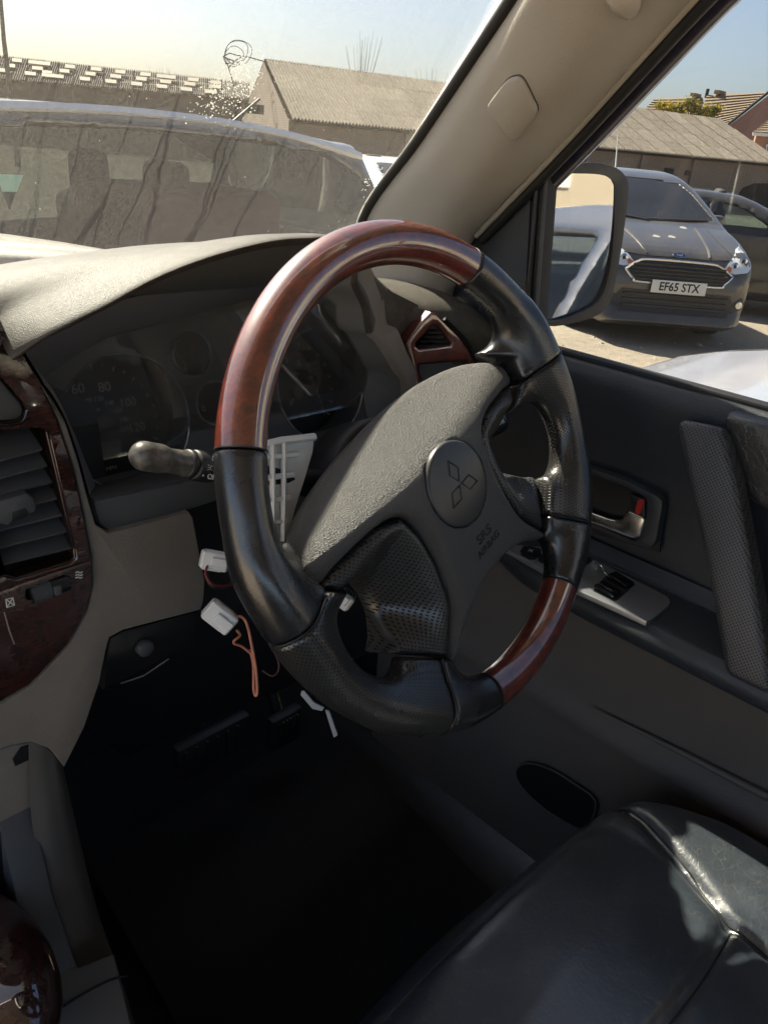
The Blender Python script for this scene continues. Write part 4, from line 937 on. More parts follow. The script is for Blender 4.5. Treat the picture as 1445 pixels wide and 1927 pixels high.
# switch plate
ZS = 1.0795
swo = [(948, 1030), (957, 1024), (1030, 1029), (1105, 1045), (1194, 1090), (1256, 1122), (1261, 1130), (1259, 1138), (1225, 1166), (1216, 1169), (1088, 1111), (1024, 1073)]
sw = slab('switch_plate', [aZ(x, y, ZS) for x, y in swo], (0, 0, 1), .006, mt['silver'], door, .0014, 2)
def rock(px, py, l, w, ang):
    c = aZ(px, py, ZS+.001); M_ = Matrix.Translation(c) @ Matrix.Rotation(ang, 4, 'Z') @ Matrix.Rotation(R(6), 4, 'X')
    return box('window_switch', (-w/2, -l/2, -.002), (w/2, l/2, .0045), mt['gloss_black'], sw, .0018, 2, xf=M_)
slab('switch_well', [aZ(x, y, ZS+.0004) for x, y in ((1141, 1082), (1152, 1077), (1192, 1095), (1194, 1100), (1162, 1129), (1155, 1130), (1116, 1112), (1118, 1106))], (0, 0, 1), .001, mt['black'], sw)
rock(1142, 1112, .026, .017, R(-4)); rock(1166, 1094, .026, .017, R(-4))
slab('switch_well', [aZ(x, y, ZS+.0004) for x, y in ((1090, 1040), (1112, 1050), (1114, 1056), (1098, 1066), (1060, 1050))], (0, 0, 1), .001, mt['black'], sw)
tube('plate_crease', [aZ(1113, 1056, ZS+.0006), aZ(1130, 1064, ZS+.0006), aZ(1138, 1078, ZS+.0006), aZ(1144, 1083, ZS+.0006)], .0009, mt['chrome'], sw, n=5, sm=3)
slab('switch_well', [aZ(x, y, ZS+.0004) for x, y in ((1012, 1046), (1030, 1038), (1034, 1046), (1020, 1060), (1014, 1056))], (0, 0, 1), .001, mt['black'], sw)
lk = slab('lock_switch', [aZ(x, y, ZS+.003) for x, y in ((978, 1036), (984, 1027), (1000, 1027), (1018, 1032), (1018, 1040), (1006, 1049), (996, 1049), (980, 1041))], (0, 0, 1), .004, mt['gloss_black'], sw, .001)
text('lock_symbol', 'X', .008, mt['print'], basis(aZ(998, 1036, ZS+.0033), Vector((.35, -.94, 0)), Vector((.94, .35, 0))), sw)
# inner handle: recessed cup, chrome lever, red lock mark
hx = .708
cup = [(1060, 868), (1120, 884), (1180, 906), (1236, 934), (1245, 944), (1245, 956), (1234, 1018), (1226, 1030), (1214, 1033), (1150, 1012), (1060, 972)]
inn_ = [(1064, 884), (1120, 898), (1180, 920), (1210, 936), (1215, 944), (1213, 970), (1209, 992), (1201, 1013), (1192, 1017), (1150, 1000), (1064, 964)]
slab('handle_bezel', [aX(x, y, hx-.006) for x, y in cup], (-1, 0, 0), .012, mt['door_dark'], door, .003, 2, holes=[[aX(x, y, hx-.006) for x, y in inn_]])
slab('handle_cup', [aX(x, y, hx+.004) for x, y in ((1050, 860), (1250, 930), (1240, 1040), (1050, 985))], (-1, 0, 0), .003, mt['black'], door)
lev = [(1066, 950), (1108, 963), (1140, 975), (1160, 979), (1170, 975), (1174, 966), (1182, 962), (1206, 972), (1213, 978), (1211, 988), (1203, 1010), (1194, 1015), (1180, 1011), (1110, 984), (1066, 964)]
slab('door_lever', [aX(x, y, hx-.011) for x, y in lev], (-1, 0, .25), .010, mt['chrome'], door, .0028, 3)
slab('lock_tab', [aX(x, y, hx-.008) for x, y in ((1186, 930), (1212, 940), (1212, 974), (1184, 962))], (-1, 0, 0), .006, mt['black'], door, .001)
slab('lock_mark', [aX(x, y, hx-.0086) for x, y in ((1200, 941), (1204, 939), (1211, 942), (1211, 947), (1204, 967), (1199, 968), (1194, 964))], (-1, 0, 0), .001, mt['red_pl'], door)
# pull strap
st = [(1272, 806), (1274, 796), (1284, 790), (1320, 797), (1352, 806), (1360, 818), (1382, 900), (1412, 1060), (1440, 1230), (1452, 1300), (1436, 1306), (1404, 1290), (1372, 1274), (1362, 1262), (1344, 1160), (1318, 1020), (1292, 900)]
ps = slab('pull_strap', [at(x, y, (1, 0, -.24), .361) for x, y in st], (-1, 0, .24), .030, mt['strap'], door, .0075, 4)
# padded rear part of the door top
pad_o = [(1358, 790), (1368, 779), (1445, 800), (1700, 890), (1700, 1120), (1445, 968), (1400, 935), (1376, 880)]
slab('padded_panel', [aX(x, y, .690) for x, y in pad_o], (-1, 0, 0), .03, mt['door_leather'], door, .010, 4)
slab('armrest_block', [aX(x, y, .655) for x, y in ((1438, 1180), (1470, 1170), (1520, 1300), (1480, 1330), (1442, 1290))], (-1, 0, 0), .04, mt['gloss_black'], door, .008, 3)
# waist seals and bright sill strip
zb = 1.2985
box('waist_seal', (.722, -.62, zb-.008), (.738, .20, zb+.004), mt['rubber'], door, .003)
box('sill_strip', (.741, -.62, zb-.006), (.752, .18, zb+.0005), mt['dash_grey'], door, .002)
# door pocket: black plate painted as the shade in its mouth, rolled lip
pk = [(971, 1462), (972, 1447), (984, 1438), (1006, 1438), (1040, 1450), (1075, 1472), (1120, 1508), (1100, 1560), (1045, 1536), (1010, 1510), (984, 1484)]
PX = .6935
slab('pocket_shade', [aX(x, y, PX-.0012) for x, y in pk], (-1, 0, 0), .002, mt['black'], door, round_n=3)
tube('pocket_lip', [aX(x, y, PX-.0008) for x, y in pk], .0013, mt['dash_dark'], door, n=8, closed=True, sm=3)
tube('panel_crease', [aX(1110, 1330, .690), aX(1250, 1400, .692), aX(1445, 1500, .692)], [.0006, .0035, .005], mt['door_low'], door, n=8, sm=4)
# window frame corner: sail panel, divider post, run channel
FX = .704
slab('sail_panel', [aX(x, y, FX) for x, y in ((1012, 306), (1000, 322), (988, 560), (1006, 600), (1010, 668), (950, 690), (880, 640), (835, 560), (846, 520), (868, 466), (900, 430))], (-1, 0, 0), .02, mt['door_dark'], door, .004)
slab('divider_post', [aX(x, y, FX-.006) for x, y in ((1031, 286), (1023, 400), (1012, 560), (1010, 612), (990, 600), (986, 560), (1000, 400), (1004, 322))], (-1, 0, 0), .022, mt['rubber'], door, .003)
tube('run_channel', [aX(1030, 292, FX-.008), aX(1021, 420, FX-.008), aX(1011, 560, FX-.008), aX(1009, 606, FX-.008)], .0024, mt['dash_dark'], door, n=6)
tube('run_channel', [aX(1012, 312, FX-.009), aX(1004, 420, FX-.009), aX(994, 560, FX-.009)], .0030, mt['black'], door, n=6)
slab('sail_step', [aX(x, y, FX-.005) for x, y in ((895, 572), (960, 560), (986, 575), (990, 640), (940, 655), (900, 630))], (-1, -.2, 0), .02, mt['door_dark'], door, .008, 3)
# side window
patch('window_pane', [[Vector((.742, .36, 1.285)), Vector((.742, -.1, 1.285)), Vector((.742, -.60, 1.285))], [Vector((.712, .28, 1.50)), Vector((.712, -.2, 1.50)), Vector((.712, -.6, 1.50))], [Vector((.655, .12, 1.74)), Vector((.655, -.3, 1.74)), Vector((.655, -.6, 1.74))]], mt['sideglass'], door, 5, 5)

# ------------------------------------------------------------------ door mirror
mir = thing('door_mirror', 'dark blue door mirror outside the driver window', 'mirror')
mn = Vector((-.20, -.97, .07)).normalized(); mc = mn.dot(Vector((.86, .20, 1.40)))
def m_(px, py, o=0.0): return at(px, py, mn, mc+o)
ho = [(1020, 604), (1014, 580), (1018, 520), (1030, 430), (1044, 356), (1056, 326), (1086, 308), (1124, 306), (1160, 316), (1178, 334), (1182, 362), (1172, 450), (1158, 530), (1146, 570), (1124, 594), (1070, 610), (1036, 614)]
gp = [(1057, 331), (1087, 327), (1128, 329), (1146, 337), (1153, 352), (1153, 428), (1147, 496), (1135, 546), (1114, 576), (1060, 600), (1034, 602), (1020, 590), (1019, 546), (1030, 449), (1044, 372)]
mu, mw_, _ = frame_of(mn); m0 = m_(1100, 460)
def m2d(p): d = p-m0; return (d.dot(mu), d.dot(mw_))
hp = [m2d(m_(*p)) for p in ho]; hps = catmull(hp, 4, True).tolist()
gps = [m2d(m_(*p)) for p in gp]
def hous(u, v_, w):            # w towards the camera side; bowl tapers away forward
    k = np.clip(-w/0.10, 0, 1); s = 1-0.30*k**2
    d = poly_sd(u/s, v_/s, hps)
    d = smax(d, w-0.0, 0.012); d = smax(d, -0.10-w, 0.05)
    return np.maximum(d, -np.maximum(poly_sd(u, v_, gps)-.002, (-0.008-w)))
us = [p[0] for p in hp]; vv = [p[1] for p in hp]
ho_ = sdf_obj('housing', hous, (min(us)-.012, min(vv)-.012, -.11), (max(us)+.012, max(vv)+.012, .008), .0034, mt['blue_paint'], mir)
ho_.matrix_local = basis(m0, mu, mw_)
fr_ = slab('frame', catmull([m_(*p, .0022) for p in ho], 3, True), mn, .005, simple('mirror_frame_plastic', (0.035, 0.032, 0.030), 0.55, var=0.3, vscale=60), mir, .003, 2, holes=[catmull([m_(*p, .0022) for p in [(1092+(x-1092)*1.03, y) for x, y in gp]], 3, True)])
mg = Vector((-.205, -.975, .035)).normalized()
gl_c = mg.dot(m_(1086, 464, -.0012))
slab('mirror_glass', [at(x, y, mg, gl_c) for x, y in [(1086+(x-1086)*1.02, 464+(y-464)*1.02) for x, y in gp]], mg, .003, mt['mirror'], mir)
tube('support_arm', [Vector((.80, .25, 1.34)), Vector((.76, .26, 1.32)), Vector((.72, .26, 1.32))], [.028, .026, .03], mt['blue_paint'], mir, n=14)

# ------------------------------------------------------------------ seat
seat = thing('driver_seat', 'worn black leather driver seat cushion with pale creases', 'seat')
seamR = [(.600, -.112), (.585, -.16), (.563, -.22), (.538, -.275), (.528, -.40), (.525, -.62)]
seamC = [(.538, -.275), (.46, -.278), (.36, -.275), (.24, -.278)]
seamF = [(.20, -.118), (.30, -.114), (.42, -.118), (.53, -.122), (.60, -.135), (.645, -.18), (.665, -.26), (.672, -.45)]
SO = [(.15, -.10), (.22, -.090), (.34, -.085), (.47, -.094), (.565, -.105), (.625, -.135), (.660, -.190), (.675, -.27), (.68, -.60), (.10, -.60), (.10, -.18), (.12, -.12)]
SOs = catmull(SO, 5, True).tolist()
def seat_sd(x, y, z):
    d2 = poly_sd(x, y, SOs); bx = np.clip((x-.555)/.06, 0, 1); bxl = np.clip((.21-x)/.06, 0, 1)
    top = .868+.022*np.sin(np.clip((x-.12)/.5, 0, 1)*3.14)*np.clip((-.08-y)/.12, 0, 1)+.020*bx+.02*bxl-.10*np.clip(-.275-y, 0, .04)*(1-bx)
    g = np.zeros_like(x)
    for s, dp, wd_ in ((seamR, .0085, .007), (seamC, .008, .007), (seamF, .0016, .0022)):
        l = line_d(x, y, s); g += dp*np.exp(-(l/wd_)**2)
    return np.maximum(smax(d2, (z-top+g)*.9, .055), .66-z)
cush = sdf_obj('cushion', seat_sd, (.08, -.62, .64), (.70, -.07, .93), .0055, mt['seat'], seat)
def back_sd(x, y, z):
    yy = y+.62+.28*(z-.85); return smin(rbox(x, yy, z, (.39, -.05, 1.12), (.25, .07, .34), .06), rbox(x, yy, z, (.39, -.03, 1.58), (.13, .05, .10), .045), .02)
sdf_obj('backrest', back_sd, (.12, -1.05, .72), (.66, -.52, 1.72), .016, mt['seat'], seat)
box('seat_base', (.14, -.58, .55), (.64, -.16, .70), mt['black'], seat, .02)
seat_bv = bvh_of(cush)
def seat_top(x, y):
    h_ = seat_bv.ray_cast(Vector((x, y, 1.2)), Vector((0, 0, -1))); return h_[0].z if h_[0] is not None else .8
for sname, sm_, o_ in (('seam_welt', seamR, .006), ('seam_welt', seamC, .005)):
    q = catmull([(a, b, 0) for a, b in sm_], 8); tube(sname, [(p[0]+(.004 if sm_ is seamR else 0), p[1]-(.004 if sm_ is seamC else 0), seat_top(p[0]+(.004 if sm_ is seamR else 0), p[1]-(.004 if sm_ is seamC else 0))+.0002) for p in q], .0011, mt['black'], seat, n=6)
q = catmull([(a, b, 0) for a, b in seamF], 40); v, f = [], []
for i in range(0, len(q)-1, 1):      # stitches along the front welt
    p0, p1 = q[i], q[i]*.42+q[i+1]*.58; b = len(v)
    for p in (p0, p1):
        z = seat_top(p[0], p[1]); 
        for dx, dz in ((-.0005, 0), (0, .0007), (.0005, 0)): v.append((p[0]+dx, p[1]+dx, z+dz))
    f += [(b, b+1, b+4, b+3), (b+1, b+2, b+5, b+4)]
o = pyd('stitching', v, f, simple('pale_stitching', (0.10, 0.10, 0.09), 0.7), seat, False); o['kind'] = 'stuff'

# ------------------------------------------------------------------ centre console and footwell
con = thing('centre_console', 'grey centre console beside the driver footwell', 'console')
def K(px, py, x): return aX(px, py, x)
slab('side_panel', [Vector((.108, .22, .97)), Vector((.100, .17, .86)), Vector((.100, .10, .74)), Vector((.100, -.6, .70)), Vector((.100, -.6, .50)), Vector((.108, .40, .50)), Vector((.108, .40, .97))], (1, 0, 0), .03, mt['dash_dark'], con, .004)
patch('corner_moulding', [[aY(*q) for q in r] for r in (
    [(54, 1392, .2035), (88, 1408, .203), (114, 1436, .210), (120, 1444, .27)],
    [(60, 1540, .196), (104, 1545, .193), (140, 1558, .204), (147, 1562, .27)],
    [(84, 1680, .182), (130, 1688, .176), (172, 1694, .188), (180, 1698, .26)],
    [(118, 1812, .160), (162, 1815, .152), (204, 1802, .164), (214, 1800, .24)],
    [(160, 1940, .130), (205, 1940, .120), (244, 1930, .130), (256, 1925, .21)])], simple('console_corner_plastic', (.11, .10, .085), .6, var=.1, bump=(600, .2, .0003)), con, 6, 6)
slab('front_panel', [aY(x, y, .205) for x, y in ((-120, 1432), (-40, 1424), (20, 1404), (60, 1396), (95, 1410), (112, 1446), (140, 1650), (180, 1900), (-120, 1900))], (0, -1, .0), .02, mt['dash_grey'], con, .004)
slab('recess_shade', [aY(x, y, .2035) for x, y in ((25, 1430), (40, 1408), (62, 1402), (92, 1412), (112, 1440), (118, 1470), (104, 1440), (80, 1425), (60, 1428), (30, 1442))], (0, -1, 0), .002, mt['black'], con)  # flat black sheet painted as the shade inside the console pocket
slab('recess_shade', [aY(x, y, .2035) for x, y in ((-30, 1590), (0, 1566), (62, 1540), (84, 1580), (118, 1720), (146, 1826), (100, 1750), (70, 1720), (-30, 1700))], (0, -1, 0), .002, mt['black'], con)  # second black sheet, standing in for shade in the lower recess
slab('console_top', [aZ(x, y, .80) for x, y in ((64, 1800), (150, 1815), (215, 1790), (250, 1927), (290, 2080), (40, 2080))], (0, 0, 1), .28, simple('grey_console', (0.17, 0.17, 0.165), 0.6, var=.12, bump=(500, .3, .0004)), con, .006)
tube('top_joint', [aZ(82, 1922, .8008), aZ(140, 1880, .8008), (aZ(205, 1845, .8008)), aZ(240, 1836, .8008)], .0012, mt['black'], con, n=6, sm=3)
def knob(x, y, z):
    c = aZ(-34, 1835, .86); return np.sqrt(((x-c.x)/.052)**2+((y-c.y)/.095)**2+((z-c.z)/.040)**2)*.038-.038
c = aZ(-34, 1835, .86)
sdf_obj('wood_gear_surround', knob, c-Vector((.07, .11, .06)), c+Vector((.07, .11, .06)), .004, mt['wood_dark'], con)
box('tunnel', (-.12, -.75, .50), (.108, .20, .70), mt['black'], con, .02)
mat_o = thing('floor_mat', 'black ribbed rubber mat in the dark footwell', 'floor mat')
slab('mat', [Vector((.19, -.08, .556)), Vector((.62, -.08, .556)), Vector((.66, .40, .60)), Vector((.22, .40, .60))], (0, -.1, 1), .005, mt['carpet'], mat_o, .003)
for k in range(16): box('mat_rib', (.24+k*.022, -.05, .556), (.246+k*.022, .02, .5605), mt['rubber'], mat_o)
for nm, lb, xx, zz, w in (('brake_pedal', 'ribbed rubber brake pedal in the dark footwell', .40, .72, .06), ('accelerator_pedal', 'narrow accelerator pedal at the far right of the footwell', .53, .68, .03)):
    p = thing(nm, lb, 'pedal'); box('pedal_pad', (xx-w, .355, zz-.03), (xx+w, .375, zz+.03), mt['rubber'], p, .006)
    for k in range(6): box('pedal_rib', (xx-w+.01+k*(2*w-.02)/6, .351, zz-.024), (xx-w+.013+k*(2*w-.02)/6, .356, zz+.024), mt['rubber'], p)
    tube('pedal_arm', [Vector((xx, .376, zz)), Vector((xx, .42, zz+.1)), Vector((xx, .44, zz+.25))], .009, mt['black'], p, n=8)

# ------------------------------------------------------------------ the yard outside: ground, sheds, houses, trees
def sandy():
    t = NT('dry_sandy_ground'); v = t.coord(); n1 = t.noise(v, 0.35, 6); n2 = t.noise(v, 9, 6, 0.7); n3 = t.noise(v, 60, 3)
    c = t.ramp(t.math('ADD', t.math('MULTIPLY', n1, .5), t.math('ADD', t.math('MULTIPLY', n2, .35), t.math('MULTIPLY', n3, .15))), [(.34, (.13, .108, .085)), (.5, (.25, .21, .16)), (.66, (.33, .285, .22))])
    t.set(Base_Color=c, Roughness=.95); t.bump(t.math('ADD', n2, t.math('MULTIPLY', n3, .5)), .7, .03); return t.m
g = pyd('ground', [(-400, -400, 0), (400, -400, 0), (400, 400, 0), (-400, 400, 0)], [(0, 1, 2, 3)], sandy(), None, False); tag(g, kind='structure')
# loose stones on the bare earth near the car
v, f = [], []
for i in range(420):
    x, y = random.uniform(2.0, 14), random.uniform(.6, 9); s = random.choice((.012, .018, .025, .04)); b = len(v)
    for dx, dy, dz in ((-1, -.8, 0), (.9, -1, 0), (1, .8, 0), (-.7, 1, 0), (-.4, -.3, .8), (.5, .3, .7)): v.append((x+dx*s*random.uniform(.7, 1.2), y+dy*s*random.uniform(.7, 1.2), dz*s*random.uniform(.6, 1)-.002))
    f += [(b, b+1, b+4), (b+1, b+5, b+4), (b+1, b+2, b+5), (b+2, b+3, b+5), (b+3, b+4, b+5), (b+3, b, b+4)]
tag(pyd('gravel', v, f, simple('pale_stones', (.34, .30, .25), .9, var=.3, vscale=5), None, False), 'loose pale stones scattered on the sandy ground', 'gravel', kind='stuff')

def brick(name, a, b, mortar, sc):
    t = NT(name); tc = t.n('TexCoord'); sx = t.n('SeparateXYZ', {0: tc.outputs['Object']})
    q = t.n('CombineXYZ', {0: t.math('ADD', sx.outputs[0], t.math('MULTIPLY', sx.outputs[1], 0.8)), 1: sx.outputs[2]}).outputs[0]
    br = t.n('TexBrick', {'Vector': q, 'Color1': col4(a), 'Color2': col4(b), 'Mortar': col4(mortar), 'Scale': sc, 'Mortar Size': .012, 'Brick Width': .225, 'Row Height': .075})
    n1 = t.noise(tc.outputs['Object'], 1.2, 6); t.set(Base_Color=t.mix(t.math('MULTIPLY', n1, .5), br.outputs[0], (.19, .16, .13)), Roughness=.92)
    t.bump(br.outputs[1], -.5, .008); return t.m
def sheet_mat(name, a, b, c):
    t = NT(name); v = t.coord('Object'); oi = t.n('ObjectInfo'); n1 = t.noise(t.n('VectorMath', {0: v, 1: oi.outputs['Location']}, operation='ADD').outputs[0], 5.0, 8, .72)
    f_ = t.math('ADD', t.math('MULTIPLY', n1, .95), t.math('MULTIPLY', oi.outputs['Random'], .09))
    t.set(Base_Color=t.ramp(f_, [(.40, a), (.56, b), (.72, c)]), Roughness=.9); return t.m
m_sheet = sheet_mat('weathered_cement_sheet', (.105, .085, .065), (.20, .17, .135), (.34, .30, .25))
m_sheet2 = sheet_mat('dark_cement_sheet', (.085, .072, .058), (.13, .113, .092), (.20, .175, .145))
m_wall = brick('old_brick', (.19, .135, .105), (.15, .115, .095), (.22, .195, .165), 1.0)
m_red = brick('red_brick', (.36, .115, .07), (.29, .095, .06), (.33, .25, .2), 1.0)
m_dark = simple('dark_opening', (.012, .011, .010), .8)
def corr_mesh(name, waves=7, n=6, mat=None):
    v, f = [], []; m = waves*n
    for i in range(m+1):
        z = .5*math.cos(2*math.pi*i/n)
        for y in (0, .5, 1): v.append((i/m, y, z))
    for i in range(m):
        for k in (0, 1): f.append((i*3+k, i*3+3+k, i*3+4+k, i*3+1+k))
    me = bpy.data.meshes.new(name); me.from_pydata(v, [], f); me.update(); me.materials.append(mat)
    me.polygons.foreach_set('use_smooth', [True]*len(me.polygons)); return me
def roof_sheets(par, E, Rg, ncol, nrow, me, amp=.045, wob=.008):
    for i in range(ncol):
        for j in range(nrow):
            def P(s, t): return (E(s)*(1-t)+Rg(s)*t)
            a, b, c = P(i/ncol, max(0, j/nrow-.015)), P((i+1)/ncol, max(0, j/nrow-.015)), P(i/ncol, (j+1)/nrow)
            u, v_ = b-a, c-a; n = u.cross(v_).normalized(); n = n if n.z > 0 else -n
            o = bpy.data.objects.new('roof_sheet', me); C.objects.link(o); o.parent = par
            a = a+n*(.03*(nrow-j)/nrow+random.uniform(-wob, wob)*.5); u = u*1.02; n = n*amp*2
            v_ = v_+n*random.uniform(-.05, .05)
            o.matrix_local = Matrix(((u.x, v_.x, n.x, a.x), (u.y, v_.y, n.y, a.y), (u.z, v_.z, n.z, a.z), (0, 0, 0, 1)))
# long shed
an = Vector((.417, .908, 0)).normalized(); shed = thing('corrugated_shed', 'long low brick shed with a weathered corrugated roof behind the parked cars', 'shed')
E0 = rng_at(545, 221, 31); D1 = an.dot(E0); E1 = at(1468, 308, an, D1); HALF = 4.2
R0, R1 = at(470, 107, an, D1+HALF), at(1350, 224, an, D1+HALF)
R0z = R0.z; ax_ = (E1-E0); ax_.z = 0; ax_ = ax_.normalized()
R0 = Vector((E0.x, E0.y, 0))+an*HALF; R0.z = R0z
Ef = lambda s: E0.lerp(E1, s)-an*.25+Vector((0, 0, -.05)); Rf = lambda s: R0.lerp(R1, s)
roof_sheets(shed, Ef, Rf, 26, 4, corr_mesh('corrugated_sheet', mat=m_sheet))
# sagging far slope, walls, gable
far = lambda p: Vector((p.x, p.y, 0))+an*(2*HALF)+Vector((0, 0, p.z))
pyd('far_roof', [R0, R1, far(E1), far(E0)], [(0, 1, 2, 3)], m_sheet, shed, False)
def wall_quad(name, a, b, za, zb, mat, par, th=.3, z0=0.0):
    a, b = Vector((a.x, a.y, 0)), Vector((b.x, b.y, 0)); n = Vector((b.y-a.y, a.x-b.x, 0)).normalized()
    if n.dot(CAM-a) < 0: n = -n
    v = [a+Vector((0, 0, z0)), b+Vector((0, 0, z0)), b+Vector((0, 0, zb)), a+Vector((0, 0, za))]; v += [p-n*th for p in v]
    return pyd(name, v, [(0, 1, 2, 3), (5, 4, 7, 6), (0, 4, 5, 1), (1, 5, 6, 2), (2, 6, 7, 3), (3, 7, 4, 0)], mat, par, False)
wall_quad('front_wall', E0, E1, E0.z-.03, E1.z-.03, m_wall, shed)
gb = Vector((E0.x, E0.y, 0)); gf = gb+an*2*HALF; gm = gb+an*HALF; k_ = -ax_*.02
pyd('gable_wall', [gb+k_, gf+k_, gf+k_+Vector((0, 0, E0.z-.1)), gm+k_+Vector((0, 0, R0.z-.12)), gb+k_+Vector((0, 0, E0.z-.1))], [(0, 1, 2, 3, 4)], m_wall, shed, False)
for t_ in (.20, .30, .42, .55, .67, .79, .90):
    p = E0.lerp(E1, t_)-an*.02; box('wall_pier', (-.18, -.12, 0), (.18, .05, p.z-.12), m_wall, shed, xf=Matrix.Translation((p.x, p.y, 0)) @ Matrix.Rotation(math.atan2(ax_.y, ax_.x), 4, 'Z'))
for px, py, w, h in ((1258, 322, .5, .22), (1296, 326, .42, .20), (478, 205, .7, .3)):
    p = at(px, py, an, D1-.03); box('air_brick', (-w/2, -.02, -h/2), (w/2, .05, h/2), m_dark, shed, xf=Matrix.Translation(p) @ Matrix.Rotation(math.atan2(ax_.y, ax_.x), 4, 'Z'))
arch = [at(x, y, an, D1-.04) for x, y in ((1384, 392), (1386, 372), (1398, 354), (1420, 345), (1450, 345), (1480, 356), (1490, 380), (1490, 400))]
slab('arched_doorway', arch+[Vector((arch[-1].x, arch[-1].y, 0)), Vector((arch[0].x, arch[0].y, 0))], -an, .1, m_dark, shed)
tube('eaves_gutter', [Ef(s)-Vector((0, 0, .06)) for s in (0, .5, 1)], .05, m_dark, shed, n=8)
# brick quoin and stone details at the gable corner, door canopy
# barbed wire coil on the gable peak
coil = thing('wire_coil', 'coil of barbed wire on a bent bracket at the shed gable peak', 'barbed wire')
kc = R0+Vector((0, 0, .35)); rr0 = Vector((rt0.x, rt0.y, 0)).normalized()
def kp(px, py): return at(px, py, an, an.dot(kc)-.2)
for (cx_, cy_, rx, ry, rot) in ((449, 99, 25, 24, .1), (446, 97, 22, 20, -.3), (440, 106, 17, 20, .35)):
    c0 = kp(cx_, cy_); px1 = (kp(cx_+10, cy_)-c0)/10; py1 = (kp(cx_, cy_+10)-c0)/10
    tube('wire_loop', [c0+px1*(rx*math.cos(a)*math.cos(rot)-ry*math.sin(a)*math.sin(rot))+py1*(rx*math.cos(a)*math.sin(rot)+ry*math.sin(a)*math.cos(rot))+an*(.15*math.sin(3*a)) for a in np.linspace(0, 2*math.pi, 25)[:-1]], .013, m_dark, coil, n=5, closed=True)
for pts in (((420, 107), (432, 100), (446, 104), (470, 108), (520, 122)), ((422, 108), (430, 126), (436, 145), (440, 162)), ((420, 107), (444, 116), (452, 122)), ((430, 128), (446, 112), (458, 106)), ((436, 118), (424, 120))):
    tube('bracket_arm', [kp(*p) for p in pts], .02, m_dark, coil, n=5)
# low building with pale roof sheets, far left
lb = thing('low_building', 'long low building with a dark roof and many pale roof sheets', 'building')
ln = Vector((.60, .80, 0)).normalized(); L0 = rng_at(0, 150, 42); DL = ln.dot(L0)
Le0, Le1 = at(-160, 138, ln, DL), at(470, 188, ln, DL); Lr0, Lr1 = at(-160, 88, ln, DL+3.5), at(470, 156, ln, DL+3.5)
roof_sheets(lb, lambda s: Le0.lerp(Le1, s), lambda s: Lr0.lerp(Lr1, s), 22, 3, corr_mesh('dark_corrugated_sheet', mat=m_sheet2))
wall_quad('front_wall', Le0+ln*.3, Le1+ln*.3, Le0.z+.08, Le1.z+.08, simple('dark_shed_wall', (.13, .112, .095), .9, var=.3, vscale=1.0), lb)
rn = (Le1-Le0).cross(Lr0-Le0).normalized(); rn = rn if rn.z > 0 else -rn; m_pale = simple('pale_roof_sheet', (.26, .235, .185), .8, var=.3, vscale=2)
for (x, y, w) in ((62, 215, 18), (142, 224, 40), (40, 234, 16), (135, 243, 20), (8, 250, 18), (232, 253, 18), (110, 262, 20), (170, 258, 18), (190, 270, 40), (252, 237, 18), (345, 246, 19), (325, 263, 18), (305, 281, 19), (432, 256, 18), (415, 272, 20), (398, 290, 20), (522, 265, 19), (507, 281, 19), (490, 299, 20), (595, 273, 34), (593, 291, 20), (580, 308, 20), (692, 284, 20), (680, 299, 20), (668, 318, 21), (772, 294, 18), (770, 309, 20), (755, 327, 22)):
    px, py, w_ = x*.526, y*.526, w*.526*.98
    slab('pale_roof_sheet', [at(px+a*w_, py+b*3.2+a*w_*.10, rn, rn.dot(Le0)+.12) for a, b in ((-1, -1), (1, -1), (1, 1), (-1, 1))], rn, .05, m_pale, lb)
pole = tag(tube('utility_pole', [rng_at(20, 170, 26)-Vector((0, 0, 3)), rng_at(16, 140, 26), rng_at(8, 75, 26), rng_at(3, 10, 26), rng_at(0, -30, 26)], [.09, .07, .06, .05, .05], simple('weathered_pole', (.10, .09, .08), .9), None, n=8), 'thin dark pole standing before the low building', 'pole')
# houses beyond the shed
def tiles(name, a, b):
    t = NT(name); v = t.coord(); sz = t.n('SeparateXYZ', {0: v}).outputs[2]; w = t.math('FRACT', t.math('MULTIPLY', sz, 4.2))
    t.set(Base_Color=t.mix(t.math('MULTIPLY', t.noise(v, 3, 6), 1.0), a, b), Roughness=.9); t.bump(w, .8, .06); return t.m
m_tile = tiles('concrete_roof_tiles', (.17, .125, .085), (.27, .20, .135))
def tiled_roof(par, A, B, Cc, D, n):     # courses of tiles, each a thin overlapping strip (A,B eaves; D,C ridge)
    for k in range(n):
        t0, t1 = k/n, (k+1)/n+.15/n; p = [A.lerp(D, t0), B.lerp(Cc, t0), B.lerp(Cc, min(1, t1)), A.lerp(D, min(1, t1))]
        nn = (p[1]-p[0]).cross(p[3]-p[0]).normalized(); nn = nn if nn.z > 0 else -nn
        q = [p[0]+nn*.09, p[1]+nn*.09, p[2]+nn*.01, p[3]+nn*.01]; pyd('tile_course', q+[x-nn*.06 for x in q], [(0, 1, 2, 3), (7, 6, 5, 4), (0, 4, 5, 1), (1, 5, 6, 2), (3, 2, 6, 7), (0, 3, 7, 4)], m_tile, par, False)
hn = Vector((.80, .60, 0)).normalized()
def H_(px, py, D): return at(px, py, hn, D)
h1 = thing('brick_house', 'red brick house with brown tiled roof, gable end towards the yard', 'house')
DH = 58.0
A, B, Cc, D = H_(1296, 262, DH), H_(1366, 238, DH), H_(1447, 173, DH+4.5), H_(1330, 179, DH+4.5)
tiled_roof(h1, A, B, Cc, D, 13)
gw = [H_(1364, 242, DH+.1), H_(1449, 176, DH+4.4), H_(1530, 235, DH+8.5)]
